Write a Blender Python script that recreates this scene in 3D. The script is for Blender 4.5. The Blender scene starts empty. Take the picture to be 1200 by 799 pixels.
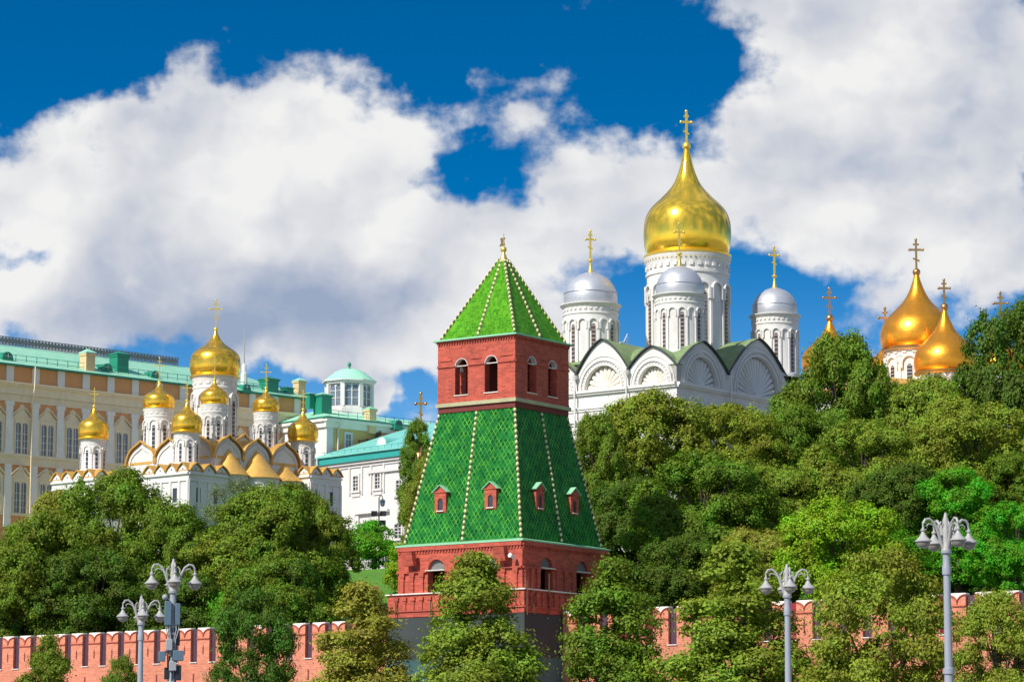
import bpy, bmesh, math, random
import numpy as np
from mathutils import Vector, Matrix

R = math.radians
PI = math.pi
sc = bpy.context.scene
col = sc.collection

# ------------------------------------------------------------------ camera
F = 3640.0                    # focal length in photo pixels (1200 wide)
TH = R(8.6)                   # the camera looks slightly up
cam_d = bpy.data.cameras.new('camera')
cam = bpy.data.objects.new('camera', cam_d)
col.objects.link(cam)
cam_d.sensor_width = 36.0
cam_d.lens = 36.0 * F / 1200.0
cam_d.clip_start = 0.5
cam_d.clip_end = 12000
cam.location = (0, 0, 0)
cam.rotation_euler = (R(90) + TH, 0, 0)
sc.camera = cam

def ray(px, py):
    cx, cy = (px - 600) / F, (399.5 - py) / F
    return (cx, math.cos(TH) - cy * math.sin(TH), math.sin(TH) + cy * math.cos(TH))
def at(px, py, Y):
    d = ray(px, py); s = Y / d[1]
    return Vector((d[0] * s, Y, d[2] * s))
def Zp(py, Y, px=600):
    return at(px, py, Y).z

# ------------------------------------------------------------------ sun, sky, exposure
SUN = Vector((-0.515, -0.525, 0.675)).normalized()
sun_d = bpy.data.lights.new('sun', 'SUN')
sun = bpy.data.objects.new('sun', sun_d)
col.objects.link(sun)
sun_d.energy = 4.7
sun_d.angle = R(0.5)
sun_d.color = (1.0, 0.955, 0.88)
sun.rotation_euler = SUN.to_track_quat('Z', 'Y').to_euler()
sun.location = (-200, -150, 300)

sc.view_settings.view_transform = 'Standard'
sc.view_settings.look = 'None'
sc.view_settings.exposure = 0.2
sc.view_settings.gamma = 1.0
sc.view_settings.use_curve_mapping = False
sc.cycles.max_bounces = 6
sc.cycles.diffuse_bounces = 3
sc.cycles.glossy_bounces = 4
sc.cycles.transmission_bounces = 3
sc.cycles.transparent_max_bounces = 8

def make_world():
    w = bpy.data.worlds.new('World'); sc.world = w
    w.use_nodes = True
    nt = w.node_tree; nd = nt.nodes; ln = nt.links
    nd.clear()
    def math_(op, a, b=None, c=None, clamp=False):
        n = nd.new('ShaderNodeMath'); n.operation = op; n.use_clamp = clamp
        for i, x in enumerate((a, b, c)):
            if x is None: continue
            if isinstance(x, (int, float)): n.inputs[i].default_value = x
            else: ln.new(x, n.inputs[i])
        return n.outputs[0]
    def vmath(op, a, b=None, out=0):
        n = nd.new('ShaderNodeVectorMath'); n.operation = op
        for i, x in enumerate((a, b)):
            if x is None: continue
            if isinstance(x, tuple): n.inputs[i].default_value = x
            else: ln.new(x, n.inputs[i])
        return n.outputs[out]
    def comb(a, b, c):
        n = nd.new('ShaderNodeCombineXYZ')
        for i, x in enumerate((a, b, c)):
            if isinstance(x, (int, float)): n.inputs[i].default_value = x
            else: ln.new(x, n.inputs[i])
        return n.outputs[0]
    def noise(v, scale, detail, rough, dist=0.0, out=0, lac=2.0):
        n = nd.new('ShaderNodeTexNoise'); n.noise_dimensions = '2D'
        ln.new(v, n.inputs['Vector'])
        n.inputs['Scale'].default_value = scale; n.inputs['Detail'].default_value = detail
        n.inputs['Roughness'].default_value = rough; n.inputs['Distortion'].default_value = dist
        n.inputs['Lacunarity'].default_value = lac
        return n.outputs[out]
    def sstep(x, lo, hi):
        n = nd.new('ShaderNodeMapRange'); n.interpolation_type = 'SMOOTHSTEP'
        ln.new(x, n.inputs['Value'])
        n.inputs['From Min'].default_value = lo; n.inputs['From Max'].default_value = hi
        n.inputs['To Min'].default_value = 0; n.inputs['To Max'].default_value = 1
        return n.outputs[0]
    tc = nd.new('ShaderNodeTexCoord')
    D = vmath('NORMALIZE', tc.outputs['Generated'])
    sep = nd.new('ShaderNodeSeparateXYZ'); ln.new(D, sep.inputs[0])
    x, y, z = sep.outputs
    # natural sky coordinates: azimuth and elevation, in units of 1/36.4 rad
    A = math_('MULTIPLY', math_('ARCTAN2', x, y), 36.4)
    E = math_('MULTIPLY', math_('ARCSINE', z), 36.4)
    P = comb(A, E, 0.0)
    # ---- sky
    sky = nd.new('ShaderNodeTexSky'); sky.sky_type = 'NISHITA'
    sky.sun_disc = False
    sky.sun_elevation = math.asin(SUN.z)
    sky.sun_rotation = math.atan2(SUN.x, SUN.y)
    sky.altitude = 400; sky.air_density = 1.0; sky.dust_density = 0.15; sky.ozone_density = 3.0
    zp = math_('MAXIMUM', z, 0.0)
    zz = math_('MULTIPLY', zp, math_('ADD', math_('MULTIPLY', zp, 11.0), 0.55))
    ln.new(vmath('NORMALIZE', comb(x, y, zz)), sky.inputs['Vector'])
    hs = nd.new('ShaderNodeHueSaturation'); ln.new(sky.outputs[0], hs.inputs['Color'])
    hs.inputs['Hue'].default_value = 0.497; hs.inputs['Value'].default_value = 1.04
    ln.new(math_('ADD', math_('MULTIPLY', zp, 2.0), 1.08), hs.inputs['Saturation'])
    bg1 = nd.new('ShaderNodeBackground'); ln.new(hs.outputs[0], bg1.inputs['Color'])
    bg1.inputs['Strength'].default_value = SKY_STRENGTH
    # ---- clouds
    def pe(px, py):
        d = Vector(ray(px, py)).normalized()
        return math.atan2(d.x, d.y) * 36.4, math.asin(d.z) * 36.4
    warp = vmath('MULTIPLY', vmath('SUBTRACT', noise(P, 0.75, 4, 0.6, out=1), (0.5, 0.5, 0.5)), (1.5, 1.1, 0.0))
    Pw = vmath('ADD', P, warp)
    def blobs(v, lst):
        tot = None
        for px, py, sx, sy, wgt in lst:
            a, e = pe(px, py)
            d = vmath('MULTIPLY', vmath('SUBTRACT', v, (a, e, 0.0)), (100.0 / sx, 100.0 / sy, 0.0))
            q = vmath('DOT_PRODUCT', d, d, out=1)
            g = math_('MULTIPLY', math_('EXPONENT', math_('MULTIPLY', math_('POWER', q, 1.25), -1.0)), wgt)
            tot = g if tot is None else math_('ADD', tot, g)
        return tot
    S = blobs(Pw, CLOUD_BLOBS)
    wide = math_('MULTIPLY', math_('SUBTRACT', noise(P, 0.11, 3, 0.5), 0.44), 3.2)  # unseen cloud beyond the frame, its cover set for fill light

    win = math_('MULTIPLY', math_('SUBTRACT', 1.0, sstep(math_('ABSOLUTE', A), 6.6, 9.5)),
                math_('SUBTRACT', 1.0, sstep(E, 10.2, 13.5)))
    win = math_('MULTIPLY', win, sstep(y, 0.0, 0.2))
    mx = nd.new('ShaderNodeMix'); mx.data_type = 'FLOAT'
    ln.new(win, mx.inputs[0]); ln.new(wide, mx.inputs[2]); ln.new(S, mx.inputs[3])
    S = mx.outputs[0]
    Pn = vmath('MULTIPLY', P, (1.0, 1.25, 1.0))
    # billows: cauliflower cells plus fine turbulence
    wob = vmath('MULTIPLY', vmath('SUBTRACT', noise(Pn, 1.6, 4, 0.5, out=1), (0.5, 0.5, 0.5)), (0.9, 0.9, 0.9))
    def billow(v, det):
        n = nd.new('ShaderNodeTexVoronoi'); n.voronoi_dimensions = '2D'; n.feature = 'SMOOTH_F1'; n.normalize = True
        ln.new(v, n.inputs['Vector'])
        n.inputs['Scale'].default_value = 0.62; n.inputs['Detail'].default_value = det; n.inputs['Roughness'].default_value = 0.52
        n.inputs['Lacunarity'].default_value = 2.3; n.inputs['Smoothness'].default_value = 0.45
        return math_('SUBTRACT', 1.0, n.outputs['Distance'])
    Pv = vmath('ADD', Pn, wob)
    b1 = billow(Pv, 2.0)
    b2 = billow(vmath('ADD', Pv, (-0.17, 0.24, 0.0)), 2.0)
    b3 = b1
    n1 = noise(Pn, 0.62, 9, 0.60)
    n2 = noise(vmath('ADD', Pn, (-0.42, 0.55, 0.0)), 0.42, 2, 0.45)
    n3 = noise(Pn, 0.42, 3, 0.45)
    dens = math_('ADD', math_('SUBTRACT', S, 0.42), math_('ADD', math_('MULTIPLY', math_('SUBTRACT', n1, 0.5), 2.0), math_('MULTIPLY', math_('SUBTRACT', b1, 0.62), 1.0)))
    alpha = math_('MULTIPLY', sstep(dens, -0.14, 0.45), 0.985)
    # light side / shaded side of the billows
    lit = math_('ADD', math_('MULTIPLY', math_('SUBTRACT', b3, b2), 0.85), math_('MULTIPLY', math_('SUBTRACT', n3, n2), 1.7))
    big = blobs(Pw, SHADE_BLOBS)
    thick = math_('MULTIPLY', sstep(dens, 0.1, 1.1), -0.10)
    lit = math_('ADD', math_('ADD', math_('ADD', 0.84, lit), thick), big)
    ramp = nd.new('ShaderNodeValToRGB'); ln.new(lit, ramp.inputs[0])
    e = ramp.color_ramp.elements
    e[0].position = -0.0; e[0].color = (0.36, 0.44, 0.60, 1)
    e[1].position = 1.0; e[1].color = (0.98, 0.975, 0.965, 1)
    k = e.new(0.35); k.color = (0.55, 0.60, 0.71, 1)
    k = e.new(0.65); k.color = (0.76, 0.775, 0.82, 1)
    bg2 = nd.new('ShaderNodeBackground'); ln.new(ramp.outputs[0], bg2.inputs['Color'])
    # unseen clouds towards the sun are brightened to add fill light
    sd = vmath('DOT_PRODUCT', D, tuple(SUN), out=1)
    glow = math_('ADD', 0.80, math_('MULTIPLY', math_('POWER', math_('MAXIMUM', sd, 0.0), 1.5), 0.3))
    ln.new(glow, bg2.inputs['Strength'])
    mixs = nd.new('ShaderNodeMixShader')
    # below the horizon there is no cloud
    al = math_('MULTIPLY', alpha, sstep(z, -0.005, 0.01))
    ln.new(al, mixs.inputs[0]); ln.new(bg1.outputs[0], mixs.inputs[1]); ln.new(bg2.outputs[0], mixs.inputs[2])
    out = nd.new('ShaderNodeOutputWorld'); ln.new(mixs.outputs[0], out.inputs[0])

SKY_STRENGTH = 0.125
# px, py, half width, half height, weight  (directions of the big cloud masses)
CLOUD_BLOBS = [
    (230, 235, 230, 120, 0.95), (330, 125, 130, 75, 0.75), (180, 140, 120, 60, 0.5), (420, 385, 150, 60, 0.6), (250, 370, 120, 40, 0.4), (110, 300, 200, 110, 0.65), (480, 190, 170, 70, 0.6),
    (420, 330, 170, 95, 0.7), (610, 330, 110, 120, 0.6), (700, 260, 110, 75, 0.52), (650, 195, 100, 45, 0.22),
    (560, 218, 85, 34, -0.85), (610, 180, 80, 16, -0.3), (700, 205, 60, 16, -0.22), (575, 88, 40, 14, 0.32), (690, 85, 60, 36, 0.30), (690, 135, 40, 24, 0.22), (615, 137, 22, 14, 0.3),
    (600, 40, 190, 60, -0.25), (960, 60, 180, 120, 1.0), (1130, 120, 190, 190, 0.95), (960, 220, 190, 95, 0.8), (800, 250, 120, 70, 0.5),
    (765, 95, 70, 75, -0.6), (1150, 280, 130, 42, 0.38), (1070, 345, 90, 45, 0.34), (980, 350, 60, 40, 0.05),
    (930, 350, 80, 46, -0.7), (1185, 372, 50, 36, -0.4), (740, 370, 36, 50, -0.5), (440, 458, 80, 24, -0.7),
    (212, 392, 60, 28, -0.75), (35, 302, 70, 14, -0.45), (95, 345, 24, 12, -0.6), (120, 40, 260, 70, -0.4), (452, 468, 34, 26, 1.9),
    (30, 365, 130, 55, 0.5), (480, 420, 70, 30, 0.3), (320, 410, 120, 36, 0.65), (650, 365, 40, 50, 0.15), (1010, 80, 60, 30, -0.15),
]
SHADE_BLOBS = [
    (250, 340, 190, 60, -0.34), (400, 370, 150, 45, -0.26), (1160, 60, 120, 80, -0.33), (1140, 220, 140, 55, -0.29),
    (960, 90, 110, 60, 0.08), (540, 320, 80, 80, 0.2), (60, 330, 90, 50, 0.12), (320, 100, 120, 40, 0.08), (880, 250, 120, 60, 0.06),
    (430, 440, 90, 18, -0.37), (200, 385, 120, 30, -0.34), (1050, 350, 160, 40, -0.23), (660, 370, 60, 50, -0.18), (380, 250, 140, 50, -0.11),
]
make_world()

# ------------------------------------------------------------------ materials
def _n(nt, t, **kw):
    n = nt.nodes.new(t)
    for k, v in kw.items(): setattr(n, k, v)
    return n
def new_mat(name):
    m = bpy.data.materials.new(name); m.use_nodes = True
    nt = m.node_tree
    return m, nt, nt.nodes['Principled BSDF']
def mat(name, c, rough=0.6, metal=0.0, var=0.18, scale=0.6, fine=6.0, bump=0.0, dirt=None, spec=0.5, streak=0.0, courses=None):
    """Principled surface with two scales of tone variation, optional weathering and bump."""
    m, nt, b = new_mat(name)
    b.inputs['Roughness'].default_value = rough; b.inputs['Metallic'].default_value = metal
    b.inputs['Specular IOR Level'].default_value = spec
    tc = _n(nt, 'ShaderNodeTexCoord')
    n1 = _n(nt, 'ShaderNodeTexNoise'); n1.inputs['Scale'].default_value = scale; n1.inputs['Detail'].default_value = 5
    n2 = _n(nt, 'ShaderNodeTexNoise'); n2.inputs['Scale'].default_value = fine; n2.inputs['Detail'].default_value = 3
    nt.links.new(tc.outputs['Object'], n1.inputs['Vector']); nt.links.new(tc.outputs['Object'], n2.inputs['Vector'])
    ad = _n(nt, 'ShaderNodeMath', operation='ADD'); nt.links.new(n1.outputs[0], ad.inputs[0]); nt.links.new(n2.outputs[0], ad.inputs[1])
    mr = _n(nt, 'ShaderNodeMapRange'); nt.links.new(ad.outputs[0], mr.inputs['Value'])
    mr.inputs['From Min'].default_value = 0.6; mr.inputs['From Max'].default_value = 1.4
    mr.inputs['To Min'].default_value = 1 - var; mr.inputs['To Max'].default_value = 1 + var
    mx = _n(nt, 'ShaderNodeMix', data_type='RGBA', blend_type='MULTIPLY'); mx.inputs[0].default_value = 1.0
    mx.inputs[6].default_value = (*c, 1); nt.links.new(mr.outputs[0], mx.inputs[7])
    outc = mx.outputs[2]
    if dirt:
        n3 = _n(nt, 'ShaderNodeTexNoise'); n3.inputs['Scale'].default_value = scale * 1.7; n3.inputs['Detail'].default_value = 7
        n3.inputs['Roughness'].default_value = 0.7
        mp = _n(nt, 'ShaderNodeMapping'); nt.links.new(tc.outputs['Object'], mp.inputs['Vector'])
        mp.inputs['Scale'].default_value = (1.0, 1.0, 0.35 if streak else 1.0); mp.inputs['Location'].default_value = (3.3, 7.1, 1.7)
        nt.links.new(mp.outputs[0], n3.inputs['Vector'])
        rr = _n(nt, 'ShaderNodeMapRange'); nt.links.new(n3.outputs[0], rr.inputs['Value'])
        rr.inputs['From Min'].default_value = 0.5; rr.inputs['From Max'].default_value = 0.75
        rr.inputs['To Max'].default_value = dirt[1]
        mm = _n(nt, 'ShaderNodeMix', data_type='RGBA'); nt.links.new(rr.outputs[0], mm.inputs[0])
        nt.links.new(outc, mm.inputs[6]); mm.inputs[7].default_value = (*dirt[0], 1)
        outc = mm.outputs[2]
    if courses:                                     # brick courses with uneven firing (size in metres)
        sx = _n(nt, 'ShaderNodeSeparateXYZ'); nt.links.new(tc.outputs['Object'], sx.inputs[0])
        ax = _n(nt, 'ShaderNodeMath', operation='ADD'); nt.links.new(sx.outputs[0], ax.inputs[0]); nt.links.new(sx.outputs[1], ax.inputs[1])
        cx = _n(nt, 'ShaderNodeCombineXYZ'); nt.links.new(ax.outputs[0], cx.inputs[0]); nt.links.new(sx.outputs[2], cx.inputs[1])
        br = _n(nt, 'ShaderNodeTexBrick'); nt.links.new(cx.outputs[0], br.inputs['Vector']); br.inputs['Scale'].default_value = 1.0
        br.inputs['Brick Width'].default_value = courses[0]; br.inputs['Row Height'].default_value = courses[1]; br.inputs['Mortar Size'].default_value = courses[1] * 0.09
        a = courses[2]; br.inputs['Color1'].default_value = (1 - a, 1 - a, 1 - a, 1); br.inputs['Color2'].default_value = (1 + a, 1 + a * 1.15, 1 + a * 1.3, 1)
        br.inputs['Mortar'].default_value = (1.12, 1.35, 1.5, 1)
        mb_ = _n(nt, 'ShaderNodeMix', data_type='RGBA', blend_type='MULTIPLY'); mb_.inputs[0].default_value = 1.0
        nt.links.new(outc, mb_.inputs[6]); nt.links.new(br.outputs['Color'], mb_.inputs[7]); outc = mb_.outputs[2]
    nt.links.new(outc, b.inputs['Base Color'])
    if bump:
        bp = _n(nt, 'ShaderNodeBump'); bp.inputs['Strength'].default_value = bump; bp.inputs['Distance'].default_value = 0.05
        nt.links.new(n2.outputs[0], bp.inputs['Height']); nt.links.new(bp.outputs[0], b.inputs['Normal'])
    return m

def gold_mat(name, c, rough, plate=(0.55, 0.9), bump=0.25, rvar=0.1, metal=0.82):
    """Gilded metal sheet with faint plate seams (UV in metres) and uneven polish."""
    m, nt, b = new_mat(name)
    b.inputs['Metallic'].default_value = metal
    uv = _n(nt, 'ShaderNodeTexCoord')
    br = _n(nt, 'ShaderNodeTexBrick'); nt.links.new(uv.outputs['UV'], br.inputs['Vector'])
    br.inputs['Scale'].default_value = 1.0; br.inputs['Brick Width'].default_value = plate[1]; br.inputs['Row Height'].default_value = plate[0]
    br.inputs['Mortar Size'].default_value = 0.02; br.inputs['Mortar Smooth'].default_value = 0.6
    br.inputs['Color1'].default_value = (0.35, 0.35, 0.35, 1); br.inputs['Color2'].default_value = (0.75, 0.75, 0.75, 1); br.inputs['Mortar'].default_value = (0, 0, 0, 1)
    nz = _n(nt, 'ShaderNodeTexNoise'); nt.links.new(uv.outputs['Object'], nz.inputs['Vector']); nz.inputs['Scale'].default_value = 0.9; nz.inputs['Detail'].default_value = 6
    mr = _n(nt, 'ShaderNodeMapRange'); nt.links.new(nz.outputs[0], mr.inputs['Value'])
    mr.inputs['To Min'].default_value = rough - rvar; mr.inputs['To Max'].default_value = rough + rvar
    nt.links.new(mr.outputs[0], b.inputs['Roughness'])
    mr2 = _n(nt, 'ShaderNodeMapRange'); nt.links.new(br.outputs['Color'], mr2.inputs['Value'])
    mr2.inputs['To Min'].default_value = 0.80; mr2.inputs['To Max'].default_value = 1.08
    mx = _n(nt, 'ShaderNodeMix', data_type='RGBA', blend_type='MULTIPLY'); mx.inputs[0].default_value = 1
    mx.inputs[6].default_value = (*c, 1); nt.links.new(mr2.outputs[0], mx.inputs[7])
    nt.links.new(mx.outputs[2], b.inputs['Base Color'])
    bp = _n(nt, 'ShaderNodeBump'); bp.inputs['Strength'].default_value = bump; bp.inputs['Distance'].default_value = 0.03
    nt.links.new(br.outputs['Color'], bp.inputs['Height'])
    bp2 = _n(nt, 'ShaderNodeBump'); bp2.inputs['Strength'].default_value = 0.06; bp2.inputs['Distance'].default_value = 0.25
    nt.links.new(nz.outputs[0], bp2.inputs['Height']); nt.links.new(bp.outputs[0], bp2.inputs['Normal'])
    nt.links.new(bp2.outputs[0], b.inputs['Normal'])
    return m

def tile_mat(name, c1, c2, edge, size, rot, offset, rough=0.32, edge_amt=1.0, mortar=0.035, aspect=1.0, vs=1.0):
    """Glazed roof tiles laid on the UV (metres)."""
    m, nt, b = new_mat(name)
    b.inputs['Roughness'].default_value = rough
    b.inputs['Specular IOR Level'].default_value = 0.06
    tc = _n(nt, 'ShaderNodeTexCoord')
    mp = _n(nt, 'ShaderNodeMapping'); nt.links.new(tc.outputs['UV'], mp.inputs['Vector']); mp.inputs['Rotation'].default_value = (0, 0, rot); mp.inputs['Scale'].default_value = (1, vs, 1)
    br = _n(nt, 'ShaderNodeTexBrick', offset=offset, squash=1.0); nt.links.new(mp.outputs[0], br.inputs['Vector'])
    br.inputs['Scale'].default_value = 1.0; br.inputs['Brick Width'].default_value = size * aspect; br.inputs['Row Height'].default_value = size
    br.inputs['Mortar Size'].default_value = mortar; br.inputs['Mortar Smooth'].default_value = 0.35; br.inputs['Bias'].default_value = -0.1
    br.inputs['Color1'].default_value = (*c1, 1); br.inputs['Color2'].default_value = (*c2, 1)
    nz = _n(nt, 'ShaderNodeTexNoise'); nt.links.new(tc.outputs['UV'], nz.inputs['Vector']); nz.inputs['Scale'].default_value = 1.3; nz.inputs['Detail'].default_value = 5
    nf = _n(nt, 'ShaderNodeTexNoise'); nt.links.new(tc.outputs['UV'], nf.inputs['Vector']); nf.inputs['Scale'].default_value = 0.35; nf.inputs['Detail'].default_value = 4
    mr = _n(nt, 'ShaderNodeMapRange'); nt.links.new(nz.outputs[0], mr.inputs['Value'])
    mr.inputs['From Min'].default_value = 0.42; mr.inputs['From Max'].default_value = 0.62; mr.inputs['To Max'].default_value = edge_amt
    me = _n(nt, 'ShaderNodeMix', data_type='RGBA'); nt.links.new(mr.outputs[0], me.inputs[0])
    me.inputs[6].default_value = (*[x * 1.05 for x in c2], 1); me.inputs[7].default_value = (*edge, 1)
    nt.links.new(me.outputs[2], br.inputs['Mortar'])
    mr2 = _n(nt, 'ShaderNodeMapRange'); nt.links.new(nf.outputs[0], mr2.inputs['Value'])
    mr2.inputs['From Min'].default_value = 0.3; mr2.inputs['From Max'].default_value = 0.7
    mr2.inputs['To Min'].default_value = 0.78; mr2.inputs['To Max'].default_value = 1.25
    mx = _n(nt, 'ShaderNodeMix', data_type='RGBA', blend_type='MULTIPLY'); mx.inputs[0].default_value = 1
    nt.links.new(br.outputs['Color'], mx.inputs[6]); nt.links.new(mr2.outputs[0], mx.inputs[7])
    nt.links.new(mx.outputs[2], b.inputs['Base Color'])
    bp = _n(nt, 'ShaderNodeBump'); bp.inputs['Strength'].default_value = 0.6; bp.inputs['Distance'].default_value = 0.04
    nt.links.new(br.outputs['Fac'], bp.inputs['Height']); nt.links.new(bp.outputs[0], b.inputs['Normal'])
    return m

def leaf_mat(name, c, var=0.38, hue=0.03, trans=0.25):
    m, nt, b = new_mat(name)
    nt.nodes.remove(b)
    geo = _n(nt, 'ShaderNodeNewGeometry'); oi = _n(nt, 'ShaderNodeObjectInfo'); tc = _n(nt, 'ShaderNodeTexCoord')
    nz = _n(nt, 'ShaderNodeTexNoise'); nt.links.new(tc.outputs['Object'], nz.inputs['Vector']); nz.inputs['Scale'].default_value = 0.45; nz.inputs['Detail'].default_value = 3
    rnd = geo.outputs['Random Per Island']
    def rng(src, lo, hi, a=0.0, bb=1.0):
        mr = _n(nt, 'ShaderNodeMapRange'); nt.links.new(src, mr.inputs['Value'])
        mr.inputs['From Min'].default_value = a; mr.inputs['From Max'].default_value = bb
        mr.inputs['To Min'].default_value = lo; mr.inputs['To Max'].default_value = hi
        return mr.outputs[0]
    hs = _n(nt, 'ShaderNodeHueSaturation'); hs.inputs['Color'].default_value = (*c, 1)
    h1 = _n(nt, 'ShaderNodeMath', operation='ADD'); nt.links.new(rng(nz.outputs[0], 0.5 - hue, 0.5 + hue, 0.3, 0.7), h1.inputs[0])
    nt.links.new(rng(oi.outputs['Random'], -0.012, 0.012), h1.inputs[1])
    nt.links.new(h1.outputs[0], hs.inputs['Hue'])
    v1 = _n(nt, 'ShaderNodeMath', operation='MULTIPLY'); nt.links.new(rng(rnd, 1 - var, 1 + var), v1.inputs[0])
    nt.links.new(rng(nz.outputs[0], 0.72, 1.3, 0.3, 0.7), v1.inputs[1])
    nt.links.new(v1.outputs[0], hs.inputs['Value'])
    df = _n(nt, 'ShaderNodeBsdfDiffuse'); tr = _n(nt, 'ShaderNodeBsdfTranslucent'); gl = _n(nt, 'ShaderNodeBsdfGlossy')
    gl.inputs['Roughness'].default_value = 0.6; gl.inputs['Color'].default_value = (0.7, 0.75, 0.6, 1)
    nt.links.new(hs.outputs[0], df.inputs['Color'])
    t2 = _n(nt, 'ShaderNodeMix', data_type='RGBA', blend_type='MULTIPLY'); t2.inputs[0].default_value = 1
    nt.links.new(hs.outputs[0], t2.inputs[6]); t2.inputs[7].default_value = (1.5, 1.6, 0.55, 1)
    nt.links.new(t2.outputs[2], tr.inputs['Color'])
    m1 = _n(nt, 'ShaderNodeMixShader'); m1.inputs[0].default_value = trans
    nt.links.new(df.outputs[0], m1.inputs[1]); nt.links.new(tr.outputs[0], m1.inputs[2])
    m2 = _n(nt, 'ShaderNodeMixShader'); m2.inputs[0].default_value = 0.02
    nt.links.new(m1.outputs[0], m2.inputs[1]); nt.links.new(gl.outputs[0], m2.inputs[2])
    nt.links.new(m2.outputs[0], nt.nodes['Material Output'].inputs['Surface'])
    return m

M = {}
M['brick'] = mat('red_brick_wash', (0.42, 0.074, 0.042), 0.85, courses=(0.52, 0.17, 0.22), var=0.26, scale=0.6, fine=5.0, bump=0.4, dirt=((0.24, 0.05, 0.035), 0.75), streak=1)
M['brick_wall'] = mat('wall_brick_wash', (0.57, 0.19, 0.108), 0.85, courses=(0.5, 0.16, 0.16), var=0.18, scale=0.35, fine=5.0, bump=0.25, dirt=((0.40, 0.17, 0.12), 0.6), streak=1)
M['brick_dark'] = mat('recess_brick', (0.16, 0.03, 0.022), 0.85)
M['board'] = mat('dark_boards', (0.075, 0.032, 0.055), 0.7, var=0.3, fine=9)
M['board_red'] = mat('crimson_boards', (0.28, 0.012, 0.035), 0.65, var=0.25, fine=9)
M['cap'] = mat('lime_cap', (0.74, 0.70, 0.62), 0.8, var=0.2, dirt=((0.45, 0.38, 0.3), 0.5))
M['mint'] = mat('mint_flashing', (0.26, 0.56, 0.33), 0.5, var=0.12, dirt=((0.40, 0.62, 0.45), 0.4))
M['stonegreen'] = mat('stone_ledge', (0.40, 0.38, 0.22), 0.8, var=0.25)
M['tile'] = tile_mat('green_glazed_tile', (0.005, 0.075, 0.018), (0.018, 0.165, 0.028), (0.10, 0.36, 0.035), 0.31, R(45), 0.0, mortar=0.036, aspect=1.0, vs=0.72)  # pale broken joint lines: highlights of the tile edges put into the colour
M['tile_top'] = tile_mat('lime_glazed_tile', (0.035, 0.17, 0.008), (0.11, 0.34, 0.018), (0.04, 0.16, 0.01), 0.30, 0.0, 0.5, mortar=0.03, edge_amt=0.8, aspect=0.8)
M['bead'] = mat('cream_ridge_tile', (0.62, 0.58, 0.28), 0.4, var=0.25)
M['bead_dark'] = mat('dark_ridge_tile', (0.09, 0.075, 0.03), 0.5, var=0.3)
M['gold'] = gold_mat('gold_leaf', (0.97, 0.56, 0.06), 0.26, (0.45, 0.8), 0.0, 0.05)
M['gold_big'] = gold_mat('bright_gold_leaf', (0.97, 0.63, 0.06), 0.20, (0.6, 1.0), 0.03, 0.05, 0.76)
M['gold_orange'] = gold_mat('orange_gold_leaf', (0.97, 0.40, 0.035), 0.34, (0.75, 0.9), 0.2)
M['gold_roof'] = gold_mat('gilded_roof_sheet', (0.92, 0.53, 0.13), 0.5, (0.5, 0.5), 0.4, 0.1, 0.6)
M['gold_trim'] = mat('gilded_trim', (0.90, 0.62, 0.12), 0.38, 0.75, var=0.15)
M['bronze'] = mat('aged_gilt', (0.50, 0.30, 0.12), 0.4, 1.0, var=0.25)
M['silver'] = gold_mat('silvered_sheet', (0.54, 0.55, 0.58), 0.46, (0.62, 1.2), 0.25, 0.06, 0.5)
M['white'] = mat('white_limewash', (0.69, 0.665, 0.63), 0.85, var=0.07, scale=0.3, fine=3, bump=0.15, dirt=((0.47, 0.43, 0.38), 0.55), streak=1)
M['white_sunlit'] = mat('sunlit_shell_white', (0.82, 0.74, 0.62), 0.85, var=0.08)  # lighter, warmer copy of the white: sunlight put into the colour
M['white_trim'] = mat('stone_trim', (0.64, 0.615, 0.59), 0.85, var=0.1)  # slightly darker white for trim and mouldings
M['greenroof'] = mat('patina_roof', (0.17, 0.25, 0.10), 0.6, var=0.35, scale=0.35, fine=2.0, dirt=((0.32, 0.36, 0.22), 0.6))
M['roof_edge'] = mat('dark_roof_edge', (0.05, 0.055, 0.06), 0.6)
M['glass'] = mat('dark_window', (0.045, 0.05, 0.06), 0.15, var=0.4)
M['glass_sky'] = mat('window_glass', (0.16, 0.19, 0.24), 0.12, var=0.4)
M['slit'] = mat('window_grating', (0.09, 0.055, 0.045), 0.5, var=0.4)
M['teal'] = mat('mint_roof_paint', (0.33, 0.68, 0.47), 0.5, var=0.12, scale=0.2, fine=1.5, dirt=((0.46, 0.70, 0.54), 0.6), streak=1)
M['teal_dark'] = mat('green_metal_paint', (0.015, 0.23, 0.14), 0.45, var=0.15)
M['teal_blue'] = mat('turquoise_roof_paint', (0.19, 0.54, 0.46), 0.45, var=0.10, scale=0.3, fine=1.0)
M['teal_fascia'] = mat('turquoise_fascia', (0.03, 0.33, 0.30), 0.5, var=0.1)
M['orange'] = mat('ochre_plaster', (0.76, 0.36, 0.14), 0.85, var=0.10, dirt=((0.55, 0.33, 0.2), 0.3))
M['cream'] = mat('cream_stone', (0.83, 0.68, 0.45), 0.85, var=0.08, dirt=((0.46, 0.38, 0.3), 0.35), streak=1)
M['pale'] = mat('pale_pilaster', (0.82, 0.76, 0.66), 0.85, var=0.08, dirt=((0.5, 0.47, 0.43), 0.3), streak=1)
M['yellow'] = mat('yellow_plaster', (0.66, 0.46, 0.17), 0.85, var=0.08)
M['tan'] = mat('chimney_plaster', (0.66, 0.47, 0.25), 0.85, var=0.12)
M['lattice'] = mat('dark_iron', (0.055, 0.05, 0.06), 0.6)
M['lattice_grey'] = mat('ridge_lattice', (0.24, 0.22, 0.235), 0.6, var=0.3)
M['lamp'] = mat('lamp_paint', (0.30, 0.32, 0.36), 0.45, var=0.08, fine=3)
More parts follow.
